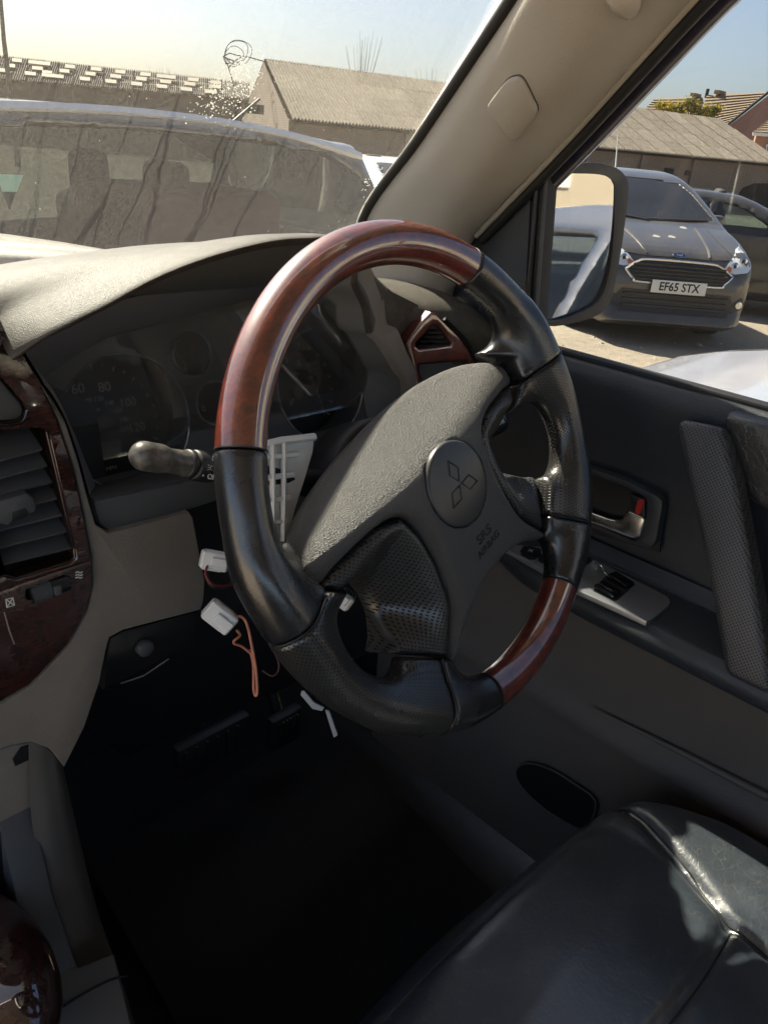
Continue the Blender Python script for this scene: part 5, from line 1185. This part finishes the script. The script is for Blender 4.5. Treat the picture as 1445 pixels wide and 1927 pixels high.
pyd('gable_wall', [Vector((gw[0].x, gw[0].y, 0)), Vector((gw[2].x, gw[2].y, 0)), gw[2], gw[1], gw[0]], [(0, 1, 2, 3, 4)], m_red, h1, False)
wall_quad('front_wall', A, B, A.z, B.z, m_red, h1)
tube('verge_board', [B+Vector((0, 0, .05)), Cc+Vector((0, 0, .05))], .10, m_dark, h1, n=6)
box('ridge_vent', (-.5, -.2, 0), (.5, .2, .22), m_tile, h1, xf=Matrix.Translation(D.lerp(Cc, .2)))
p = H_(1329, 178, DH+4.5); tube('roof_finial', [p-Vector((0, 0, .2)), p+Vector((0, 0, .35))], .12, m_dark, h1, n=8)
h2 = thing('tiled_house', 'house with a plain brown tiled roof half hidden by a bush', 'house')
A, B, Cc, D = H_(1188, 232, DH+6), H_(1345, 250, DH+6), H_(1320, 183, DH+10), H_(1232, 186, DH+10)
tiled_roof(h2, A, B, Cc, D, 11); wall_quad('front_wall', A, B, A.z, B.z, m_red, h2)
box('ridge_vent', (-.5, -.2, 0), (.5, .2, .2), m_tile, h2, xf=Matrix.Translation(H_(1308, 182, DH+9.8)))
h3 = thing('brick_porch', 'orange brick bay with white fascia beside the red gable', 'house')
A, B, Cc, D = H_(1416, 250, DH-6), H_(1500, 256, DH-6), H_(1500, 200, DH-2), H_(1446, 226, DH-2)
tiled_roof(h3, A, B, Cc, D, 7); m_or = brick('orange_brick', (.50, .20, .10), (.43, .17, .09), (.4, .3, .22), 1.0)
wall_quad('front_wall', H_(1422, 256, DH-5.8), H_(1500, 262, DH-5.8), A.z-.1, B.z-.1, m_or, h3)
m_white = simple('white_paint', (.78, .77, .74), .5)
slab('fascia', [H_(x, y, DH-6.1) for x, y in ((1416, 249), (1500, 255), (1500, 261), (1416, 255))], -hn, .1, m_white, h3)
slab('window_frame', [H_(x, y, DH-6.0) for x, y in ((1441, 272), (1490, 276), (1490, 300), (1441, 297))], -hn, .1, m_white, h3)
slab('window_pane', [H_(x, y, DH-6.12) for x, y in ((1444, 275), (1487, 279), (1487, 297), (1444, 294))], -hn, .02, mt['gloss_black'], h3)
# trees
def leafm(name, a, b):
    t = NT(name); v = t.coord(); c = t.mix(t.ramp(t.noise(v, 1.6, 4), [(.35, 0), (.65, 1)]), a, b); d_ = t.n('BsdfDiffuse', {0: c}).outputs[0]; e_ = t.n('BsdfTranslucent', {0: c}).outputs[0]
    t.t.nodes.remove(t.b); return t.shader(t.n('MixShader', {0: .5, 1: d_, 2: e_}).outputs[0]).m
def tree(name, label, base, h, lobes, mat, n, ls, cat='tree'):
    t = thing(name, label, cat, base); rr = random.Random(hash(label) % 999 if False else len(label))
    top = max(l[2] for l in lobes); tube('trunk', [(0, 0, 0), (.05, .03, h*.4), (0, 0, h*.75)], [.14*h/5, .10*h/5, .05*h/5], simple('bark', (.09, .07, .05), .9) if 'bark' not in bpy.data.materials else bpy.data.materials['bark'], t, n=8)
    for l in lobes: tube('limb', [(0, 0, h*.35), (l[0]*.5, l[1]*.5, (h*.35+l[2])/2), (l[0], l[1], l[2])], [.05, .035, .015], bpy.data.materials['bark'], t, n=5)
    v, f = [], []
    for k in range(n):
        l = rr.choice(lobes); d = Vector((rr.gauss(0, 1), rr.gauss(0, 1), rr.gauss(0, 1))).normalized(); r = l[3]*(rr.random()**.45)*(0.75+.35*math.sin(5*d.x+3*d.z+l[0]))
        c = Vector((l[0], l[1], l[2]))+Vector((d.x*r, d.y*r, d.z*r*.85)); u = Vector((rr.gauss(0, 1), rr.gauss(0, 1), rr.gauss(0, .6))).normalized(); w = u.cross(d+Vector((.01, 0, .3))).normalized(); s = ls*rr.uniform(.6, 1.4); b = len(v)
        v += [c-u*s, c+w*s*.5, c+u*s, c-w*s*.5]; f.append((b, b+1, b+2, b+3))
    pyd('crown', v, f, mat, t, False); return t
bz_ = H_(1300, 215, 46.0); bz_.z = 0
def lob(px, py, D, r): q = H_(px, py, D); return (q.x-bz_.x, q.y-bz_.y, q.z, r)
tree('golden_bush', 'golden green evergreen bush standing in front of the tiled houses', bz_, 4, [lob(1245, 199, 46, .42), lob(1262, 203, 46, .42), lob(1284, 203, 46, .45), lob(1298, 192, 46, .45), lob(1310, 205, 46, .5), lob(1332, 210, 46, .48), lob(1345, 206, 46, .5), lob(1275, 214, 46, .6), lob(1320, 218, 46, .6)], leafm('golden_leaves', (.42, .32, .06), (.16, .16, .045)), 3200, .085, 'bush')
bz_ = H_(1150, 185, 70.0); bz_.z = 0
tree('far_tree', 'green tree showing above the shed roof', bz_, 5, [lob(1140, 182, 70, 1.0), lob(1155, 183, 70, .9), lob(1168, 186, 70, .6), lob(1125, 182, 70, 1.2)], leafm('green_leaves', (.20, .28, .07), (.09, .14, .04)), 3000, .13)
def bare(name, label, px, py, D, w, hgt, n, seed):
    rr = random.Random(seed); b0 = at(px, py, an, D); t = thing(name, label, 'shrub', (b0.x, b0.y, 0), group='bare shrubs behind the shed roof'); z0 = b0.z-1.0
    for k in range(n):
        a = rr.uniform(-1, 1); e = Vector((rr0.x*a*w, rr0.y*a*w, 0)); p0 = Vector((e.x*.25, e.y*.25, z0-1)); L = hgt*rr.uniform(.6, 1); 
        tube('stem', [p0, p0+e*.5+Vector((0, 0, 1+L*.6)), p0+e+Vector((0, 0, 2+L-.2*a*a))], [.02, .012, .005], bpy.data.materials['bark'], t, n=4)
bare('bare_shrub', 'twiggy bare shrub rising over the middle of the shed roof', 682, 128, D1+8, .7, 1.5, 16, 2)
bare('bare_shrub', 'low bare twigs showing above the left end of the shed roof', 298, 142, D1+20, .9, .5, 12, 5)
bare('bare_shrub', 'thin bare twigs above the shed roof beside the pillar', 815, 148, D1+10, 1.2, .5, 10, 6)
# pale building behind the car, only seen in the door mirror
rb = thing('cream_building', 'sunlit cream building with pale windows, reflected in the door mirror', 'building')
rbm = Matrix.Translation((13.0, -17.0, 0)) @ Matrix.Rotation(R(37), 4, 'Z')
rb.matrix_world = rbm; m_cream = simple('cream_render', (.50, .42, .31), .9, var=.2, vscale=.8)
box('wall', (-14, -4, 0), (14, 0, 5.2), m_cream, rb)
for x in (-9, -5.5, -1, 2.2, 6, 10):
    box('window', (x-.6, -.05, 1.9), (x+.6, .06, 3.2), m_white, rb); box('lintel', (x-.9, -.02, 3.25), (x+.9, .12, 3.45), simple('stone_lintel', (.3, .25, .19), .9) if 'stone_lintel' not in bpy.data.materials else bpy.data.materials['stone_lintel'], rb)
tube('drainpipe', [(4.2, .1, 0), (4.2, .1, 5)], .06, m_dark, rb)

# ------------------------------------------------------------------ parked cars
m_tint = glass('car_glass', (.42, .50, .47), dust=.10, refl=1.2)
m_dtint = glass('dark_car_glass', (.30, .33, .32), dust=.14, refl=.9)
m_tyre = simple('tyre_rubber', (.018, .018, .018), .85, var=.2)
m_int = simple('car_interior', (.035, .035, .036), .8)
m_lamp = simple('headlamp_lens', (.80, .82, .82), .10, .25)
def wheel_at(par, x, y, r, w):
    sg = 1 if x > 0 else -1; t = tube('wheel', [(x-sg*w, y, r), (x-sg*w*.9, y, r), (x+sg*w*.0, y, r), (x+sg*w*.05, y, r)], [r*.8, r, r, r*.86], m_tyre, par, n=36)
    rim = tube('rim', [(x+sg*(w*.05+.001), y, r), (x+sg*(w*.05+.008), y, r)], [r*.68, r*.64], mt['silver'], t, n=30)
    for k in range(5):
        a = 2*math.pi*k/5; tube('spoke', [(x+sg*(w*.05+.012), y, r), (x+sg*(w*.05+.012), y+r*.6*math.cos(a), r+r*.6*math.sin(a))], [.04, .028], mt['silver'], rim, n=6)
def make_car(name, label, loc, rz, L, W, H, prof, belt, paintm, screen, rear, sides, axles=(1.25, -1.25), h=.03, glassm=None, group='cars parked in the yard', nose=.22, interior=True, seats=None, hb=.05):
    t = thing(name, label, 'car', loc, rz, group); pr = catmull(prof, 3, True).tolist(); gm_ = glassm or m_tint; rw = .31
    def solid(x, y, z):
        yn = np.abs(y)/(L/2); hw = W/2*(1-nose*np.clip(yn-.45, 0, 1)**2*2.2-.02)
        hw = hw-.34*np.clip((z-belt)/(H-belt), 0, 1.2)**1.3*.62-.06*np.clip((.42-z)/.4, 0, 1)
        return smax(poly_sd(y, z, pr), (np.abs(x)-hw)*.93, .13)
    def shell(x, y, z):
        d = solid(x, y, z)
        for a in axles: d = smax(d, -np.maximum(np.hypot(y-a, z-rw)-rw-.045, W/2-.30-np.abs(x)), .015)
        cav = smax(solid(x, y, z)+.05, .55-z, .03); cav = np.maximum(cav, y-(screen[2] if screen else L)); cav = np.maximum(cav, -(y-(-L/2+.15)))
        d = np.maximum(d, -cav)
        if screen: d = np.maximum(d, -np.maximum(poly_sd(x, z, screen[0]), screen[1]-y))
        if rear: d = np.maximum(d, -np.maximum(poly_sd(x, z, rear[0]), y-rear[1]))
        for s in sides: d = np.maximum(d, -np.maximum(poly_sd(y, z, s), .25-np.abs(x)))
        return d
    lo, hi = (-W/2-.08, -L/2-.1, .10), (W/2+.08, L/2+.1, H+.08)
    b = sdf_obj('bodywork', shell, lo, hi, h, paintm, t)
    v, f = nets(solid, lo, hi, hb, 2); bv_ = BVHTree.FromPolygons([Vector(p) for p in v], [tuple(q) for q in f])
    grow = lambda ps, k: [(sum(p[0] for p in ps)/len(ps)*(1-k)+p[0]*k, sum(p[1] for p in ps)/len(ps)*(1-k)+p[1]*k) for p in ps]
    if screen: conform('windscreen', grow(screen[0], 1.02), 'xz', bv_, (0, -1, 0), gm_, t, .08, -.006, 0, start=L)
    if rear: conform('rear_window', grow(rear[0], 1.02), 'xz', bv_, (0, 1, 0), gm_, t, .08, -.006, 0, start=-L)
    for s in sides:
        for sg in (-1, 1): conform('side_window', grow(s, 1.02), 'yz', bv_, (-sg, 0, 0), gm_, t, .08, -.006, 0, start=sg*2)
    for a in axles:
        for sg in (-1, 1): wheel_at(t, sg*(W/2-.05), a, rw, .2)
    if interior:
        cab = box('cabin_floor', (-W/2+.12, -L/2+.3, .3), (W/2-.12, (screen[2] if screen else 1)-.02, .6), m_int, t)
        box('dashboard_top', (-W/2+.14, (screen[2] if screen else 1)-.45, .6), (W/2-.14, (screen[2] if screen else 1)-.02, belt+.0), m_int, t, .05)
        for sg in (-1, 1):
            for yy in (seats or (-.15,)):
                def S(x, y, z): return smin(rbox(x, y, z, (sg*.36, yy-.12, .85), (.23, .08, .30), .06), rbox(x, y, z, (sg*.36, yy-.14, 1.25), (.13, .06, .10), .045), .03)
                sdf_obj('seat', S, (sg*.36-.27, yy-.25, .5), (sg*.36+.27, yy+.02, 1.4), .04, m_int, t)
    return t, bv_, solid
def line_on(par, bv_, pts, mat, r=.006, name='panel_gap', d=(0, -1, 0), plane='xz', start=3, off=.0):
    out = []; ax = ['xyz'.index(c) for c in plane]; k = 3-sum(ax)
    for p in catmull([(a, b, 0) for a, b in pts], 5):
        o = Vector((0, 0, 0)); o[ax[0]], o[ax[1]], o[k] = p[0], p[1], start; hh = bv_.ray_cast(o, Vector(d))
        if hh[0] is not None: out.append(hh[0]-Vector(d)*off)
    if len(out) > 2: return tube(name, out, r, mat, par, n=5)
sy = lambda ps: ps+[(-x, z) for x, z in ps[::-1]]
# the grey hatchback facing the camera
fp = [(1.90, .155), (1.975, .38), (1.975, .60), (1.90, .76), (1.74, .86), (1.36, .965), (1.02, 1.045), (.62, 1.24), (.28, 1.395), (-.05, 1.468), (-.5, 1.482), (-1.1, 1.44), (-1.55, 1.36), (-1.74, 1.10), (-1.93, .95), (-1.96, .5), (-1.9, .20), (0, .13)]
hh_ = Vector((-.66, -.75, 0)).normalized(); fc = Vector((7.06, 2.80, 0))-hh_*1.985; frz = math.atan2(-hh_.x, hh_.y)
ford_p = paint('grey_metallic_paint', (.036, .033, .034), .5, .34, .30)
ford, fb, fsol = make_car('parked_hatchback', 'dark grey hatchback facing the camera, registration EF65 STX', fc, frz, 3.97, 1.72, 1.49, fp, .98, ford_p,
    (sy([(0, 1.395), (.30, 1.388), (.50, 1.365), (.585, 1.30), (.655, 1.15), (.70, 1.055), (.45, 1.03), (0, 1.02)])[:-1] if False else [(-.50, 1.365), (-.25, 1.392), (.25, 1.392), (.50, 1.365), (.575, 1.30), (.655, 1.15), (.69, 1.075), (.4, 1.045), (0, 1.035), (-.4, 1.045), (-.69, 1.075), (-.655, 1.15), (-.575, 1.30)], .2, 1.0),
    None, [[(.55, 1.00), (.10, 1.32), (-.40, 1.375), (-1.0, 1.34), (-1.35, 1.24), (-1.35, 1.06), (-.2, 1.0)]], (1.22, -1.27), .021, hb=.026)
m_grille = simple('grille_mesh', (.014, .014, .015), .5)
G = [(-.50, .675), (-.40, .735), (-.27, .757), (.27, .757), (.40, .735), (.50, .675), (.50, .655), (.43, .590), (.36, .565), (-.36, .565), (-.43, .590), (-.50, .655)]
gr = conform('grille', G, 'xz', fb, (0, -1, 0), m_grille, ford, .06, .006, .004, start=3)
line_on(ford, fb, G+[G[0]], mt['chrome'], .011, 'grille_surround', off=.012)
for z in (.595, .625, .655, .685, .715): line_on(gr, fb, [(-.46+.25*max(0, abs(z-.665)-.01)*2, z), (0, z), (.46-.25*max(0, abs(z-.665)-.01)*2, z)], mt['black'], .009, 'grille_bar', off=.016)
conform('lower_intake', [(-.52, .30), (.52, .30), (.58, .40), (.52, .50), (-.52, .50), (-.58, .40)], 'xz', fb, (0, -1, 0), m_grille, ford, .06, .005, .004, start=3)
for z in (.36, .41, .46): line_on(ford, fb, [(-.5, z), (0, z), (.5, z)], mt['black'], .012, 'intake_bar', off=.012)
for s in (-1, 1):
    hl = [(s*.42, .715), (s*.53, .69), (s*.66, .71), (s*.755, .78), (s*.785, .87), (s*.75, .925), (s*.62, .885), (s*.49, .79)]
    o = conform('headlight', hl, 'xz', fb, (0, -1, 0), m_lamp, ford, .05, .006, .004, start=3)
    for (x, z, r) in ((.53, .755, .036), (.625, .80, .040)):
        hh = fb.ray_cast(Vector((s*x, 3, z)), Vector((0, -1, 0)))
        if hh[0]: tube('reflector', [hh[0]+Vector((0, .008, 0)), hh[0]+Vector((0, .014, 0))], [r, r*.9], mt['chrome'], o, n=20); tube('bulb', [hh[0]+Vector((0, .013, 0)), hh[0]+Vector((0, .019, 0))], [r*.5, r*.4], mt['gloss_black'], o, n=16)
    conform('indicator_lens', [(s*.435, .722), (s*.49, .71), (s*.50, .735), (s*.48, .755)], 'xz', fb, (0, -1, 0), simple('amber_lens', (.55, .16, .06), .2) if s < 0 else bpy.data.materials['amber_lens'], o, .05, .0125, .003, start=3)
    fx = conform('fog_lamp_recess', [(s*.56, .34), (s*.68, .38), (s*.71, .46), (s*.64, .49), (s*.55, .43)], 'xz', fb, (0, -1, 0), m_grille, ford, .05, .005, .004, start=3)
    hh = fb.ray_cast(Vector((s*.63, 3, .42)), Vector((0, -1, 0)))
    if hh[0]: tube('fog_lamp', [hh[0], hh[0]+Vector((0, .016, 0)), hh[0]+Vector((0, .018, 0))], [.032, .032, .02], mt['chrome'], fx, n=18)
    line_on(ford, fb, [(s*.55, .815), (s*.50, .90), (s*.52, 1.0)], m_dark, .005)
    line_on(ford, fb, [(s*.30, .80), (s*.34, .90), (s*.40, 1.0)], ford_p, .012, 'bonnet_crease')
    tt = Vector((s*.80, .55, 1.02)); mo = thing('tmp', '', '') if False else None
    def M2(x, y, z): return rbox(x, y, z, tuple(tt+Vector((s*.10, 0, .03))), (.09, .06, .065), .045)
    sdf_obj('wing_mirror', M2, tt+Vector((-.22, -.1, -.08)), tt+Vector((.22, .1, .14)), .018, ford_p, ford)
    pill = [(s*.60, 1.33), (s*.665, 1.17), (s*.70, 1.085), (s*.675, 1.08), (s*.64, 1.16), (s*.575, 1.33)]
line_on(ford, fb, [(-.52, .80), (-.3, .785), (0, .79), (.3, .785), (.52, .80)], m_dark, .005)
pil_p = conform('sunlit_pillar', [(.555, 1.345), (.60, 1.29), (.675, 1.13), (.70, 1.07), (.655, 1.07), (.645, 1.13), (.58, 1.26)], 'xz', fb, (0, -1, 0), simple('pale_pillar_trim', (.60, .62, .45), .6), ford, .05, -.03, .004, start=3) if False else None
for pts in ([(-.62, 1.075), (-.2, 1.055), (.10, 1.045)], [(.02, 1.035), (.30, 1.06), (.62, 1.085)]): line_on(ford, fb, pts, mt['black'], .012, 'wiper', off=.012)
hh = fb.ray_cast(Vector((0, 3, .795)), Vector((0, -1, 0)))[0]
bd = Matrix.Translation(hh+Vector((0, .010, .012))) @ Matrix.Rotation(R(50), 4, 'X') @ Matrix.Rotation(R(180), 4, 'Z') 
bd = basis(hh+Vector((0, .004, .010)), (-1, 0, 0), (0, -.62, .78))
bo = slab('badge', [(.062*math.cos(a), .026*math.sin(a), .008) for a in np.linspace(0, 2*math.pi, 29)[:-1]], (0, 0, 1), .01, mt['chrome'], ford, .001); bo.matrix_local = bd
bi = slab('badge_face', [(.055*math.cos(a), .0205*math.sin(a), .0088) for a in np.linspace(0, 2*math.pi, 29)[:-1]], (0, 0, 1), .002, simple('badge_blue', (.02, .05, .20), .3), bo)
text('badge_lettering', 'Ford', .030, m_white, Matrix.Translation((0, 0, .0094)), bo)
hh = fb.ray_cast(Vector((0, 3, .53)), Vector((0, -1, 0)))[0]
plate = slab('number_plate', [(-.26, -.056, 0), (.26, -.056, 0), (.26, .056, 0), (-.26, .056, 0)], (0, 0, 1), .008, simple('white_number_plate', (.74, .73, .68), .5, var=.08, vscale=20), ford, .002)
plate.matrix_local = basis(hh+Vector((0, .045, .012)), (-1, 0, 0), (0, -.04, 1))
text('plate_lettering', 'EF65 STX', .103, mt['print_dark'], Matrix.Translation((0, -.001, .0012)), plate, sx=.93, bold=.0025)
tube('aerial', [(.10, .0, 1.475), (.10, -.06, 1.62), (.10, -.14, 1.80)], [.010, .007, .004], mt['print'], ford, n=6)
for x, z in ((-.05, .93), (.11, .925), (-.28, 1.0), (.55, .86)):
    hh = fb.ray_cast(Vector((x, 3, z)), Vector((0, -1, 0)))
    if hh[0]: slab('dropping', [hh[0]+hh[1]*.004+Vector((.035*math.cos(a)*(1+.2*math.sin(3*a)), .035*math.sin(a), -.008*math.sin(a))) for a in np.linspace(0, 6.283, 12)[:-1]], hh[1], .003, mt['dropping'], ford)
m_tri = simple('pale_interior_trim', (.55, .60, .46), .6)
# other cars: low black one, white one, silver neighbour, the tall estate right ahead
gp_ = [(2.0, .3), (2.05, .55), (1.95, .74), (1.35, .90), (.95, .98), (.1, 1.34), (-.3, 1.41), (-.9, 1.40), (-1.5, 1.28), (-1.9, 1.03), (-2.08, .95), (-2.1, .4), (-2.0, .24), (0, .17)]
gs_ = ([(-.50, 1.315), (-.2, 1.34), (.2, 1.34), (.50, 1.315), (.66, 1.05), (.66, .995), (0, .97), (-.66, .995), (-.66, 1.05)], .1, .98)
gr_ = ([(-.50, 1.28), (0, 1.31), (.50, 1.28), (.62, 1.08), (0, 1.06), (-.62, 1.08)], -1.2)
sd_ = [[(.48, .98), (-.02, 1.25), (-.30, 1.30), (-.34, .97)], [(-.42, .97), (-.39, 1.305), (-.95, 1.285), (-1.42, 1.16), (-1.5, 1.0)]]
bp = rng_at(1392, 400, 11.2); bp.z = 0; bh = Vector((.42, -.907, 0)).normalized(); brz = math.atan2(-bh.x, bh.y)
blk, bb, _ = make_car('parked_saloon', 'black car parked beside the grey hatchback, cut by the photo edge', bp, brz, 4.1, 1.74, 1.33, [(a, b*.935) for a, b in gp_], .91, paint('black_paint', (.010, .010, .011), .2, .25, .25), ([(a, b*.935) for a, b in gs_[0]], .1, .98), ([(a, b*.935) for a, b in gr_[0]], -1.2), [[(a, b*.935) for a, b in s] for s in sd_], (1.25, -1.25), .04)
for s in (-1, 1):
    def M3(x, y, z): return rbox(x, y, z, (s*.95, .55, .95), (.10, .06, .07), .045)
    o = sdf_obj('wing_mirror', M3, (s*.95-.12, .46, .85), (s*.95+.12, .64, 1.05), .02, bpy.data.materials['black_paint'], blk)
    box('repeater_lamp', (s*.95-.05, .61, .935), (s*.95+.06, .618, .955), bpy.data.materials['amber_lens'], o)
wp_ = rng_at(735, 330, 10.5); wp_.z = 0
wht, _, _ = make_car('white_hatchback', 'white car showing between the tall dark-windowed car and the pillar', wp_+Vector((.7, .4, 0)), R(165), 4.1, 1.72, 1.36, [(a, b*.945) for a, b in gp_], .93, paint('white_paint_car', (.72, .72, .70), 0, .3, .2), ([(a, b*.945) for a, b in gs_[0]], .1, .98), ([(a, b*.945) for a, b in gr_[0]], -1.2), [[(a, b*.945) for a, b in s] for s in sd_], (1.25, -1.25), .04)
sil, sb, _ = make_car('silver_neighbour_car', 'silver car alongside, its pale bonnet below the driver window', (2.72, -.92, 0), R(2), 4.15, 1.78, 1.47, [(a, b*1.035) for a, b in gp_], 1.0, paint('silver_paint', (.62, .62, .68), .55, .28, .2, (.5, .46, .40)), ([(a, b*1.035) for a, b in gs_[0]], .1, .98), ([(a, b*1.035) for a, b in gr_[0]], -1.2), [[(a, b*1.035) for a, b in s] for s in sd_], (1.25, -1.25), .035)
for s in (-1, 1): line_on(sil, sb, [(s*.62, 1.95), (s*.66, 1.5), (s*.70, 1.05)], m_dark, .004, d=(0, 0, -1), plane='xy', start=2)
box('tax_sticker', (-.30, .78, 1.12), (-.22, .785, 1.18), simple('green_sticker', (.05, .35, .20), .5), sil)
m_rail = simple('pale_roof_rail', (.80, .80, .78), .35, .3)
# tall dark-windowed car standing across the nose of ours
tp_ = [(2.05, .3), (2.12, .6), (2.02, .84), (1.4, 1.0), (1.0, 1.06), (.25, 1.44), (-.2, 1.515), (-.8, 1.535), (-1.4, 1.515), (-1.85, 1.485), (-2.02, 1.44), (-2.16, 1.05), (-2.2, .7), (-2.15, .3), (0, .2)]
tx = aY(668, 276, 2.62).x
tall, tb, _ = make_car('tall_estate_car', 'tall dark-windowed car with a bright roof rail, right across the windscreen view', (tx-1.88, 3.28, 0), R(90), 4.3, 1.82, 1.545, tp_, .95, paint('charcoal_paint', (.05, .05, .052), .3, .3, .25), ([(-.52, 1.40), (0, 1.43), (.52, 1.40), (.70, 1.08), (0, 1.05), (-.70, 1.08)], .2, 1.0), ([(-.56, 1.42), (0, 1.44), (.56, 1.42), (.70, 1.05), (0, 1.03), (-.70, 1.05)], -1.5),
    [[(.78, 1.0), (.22, 1.35), (-.12, 1.435), (-.75, 1.465), (-1.2, 1.455), (-1.70, 1.43), (-1.98, 1.30), (-2.02, 1.0), (-.7, .96)]], (1.3, -1.3), .028, m_dtint, seats=(.1, -.9))
line_on(tall, tb, [(.55, 1.43), (-.2, 1.495), (-.8, 1.52), (-1.4, 1.50), (-1.95, 1.43)], m_rail, .021, 'roof_rail', d=(1, 0, 0), plane='yz', start=-2, off=.008)
tube('roof_aerial', [(-.2, -1.50, 1.52), (-.2, -1.66, 1.64)], [.012, .006], mt['black'], tall, n=6)
rc = box('red_reflection_block', (-.62, -1.5, .6), (-.05, -.75, 1.25), simple('red_reflection', (.60, .06, .06), .9), tall, .06, 3)  # added red block standing in for the red reflection in the glass
def S5(x, y, z): return rbox(x, y, z, (-.40, .35, 1.18), (.13, .10, .16), .06)
sdf_obj('headrest', S5, (-.6, .1, .95), (-.2, .6, 1.42), .03, simple('brown_cloth', (.14, .075, .045), .9), tall)
pyd('window_sticker', [(-.80, -.15, 1.30), (-.80, -.24, 1.30), (-.80, -.18, 1.19)], [(0, 1, 2)], simple('pale_green_card', (.35, .62, .48), .6), tall, False)
tag(tall, group='cars parked in the yard')
bpy.context.view_layer.update()
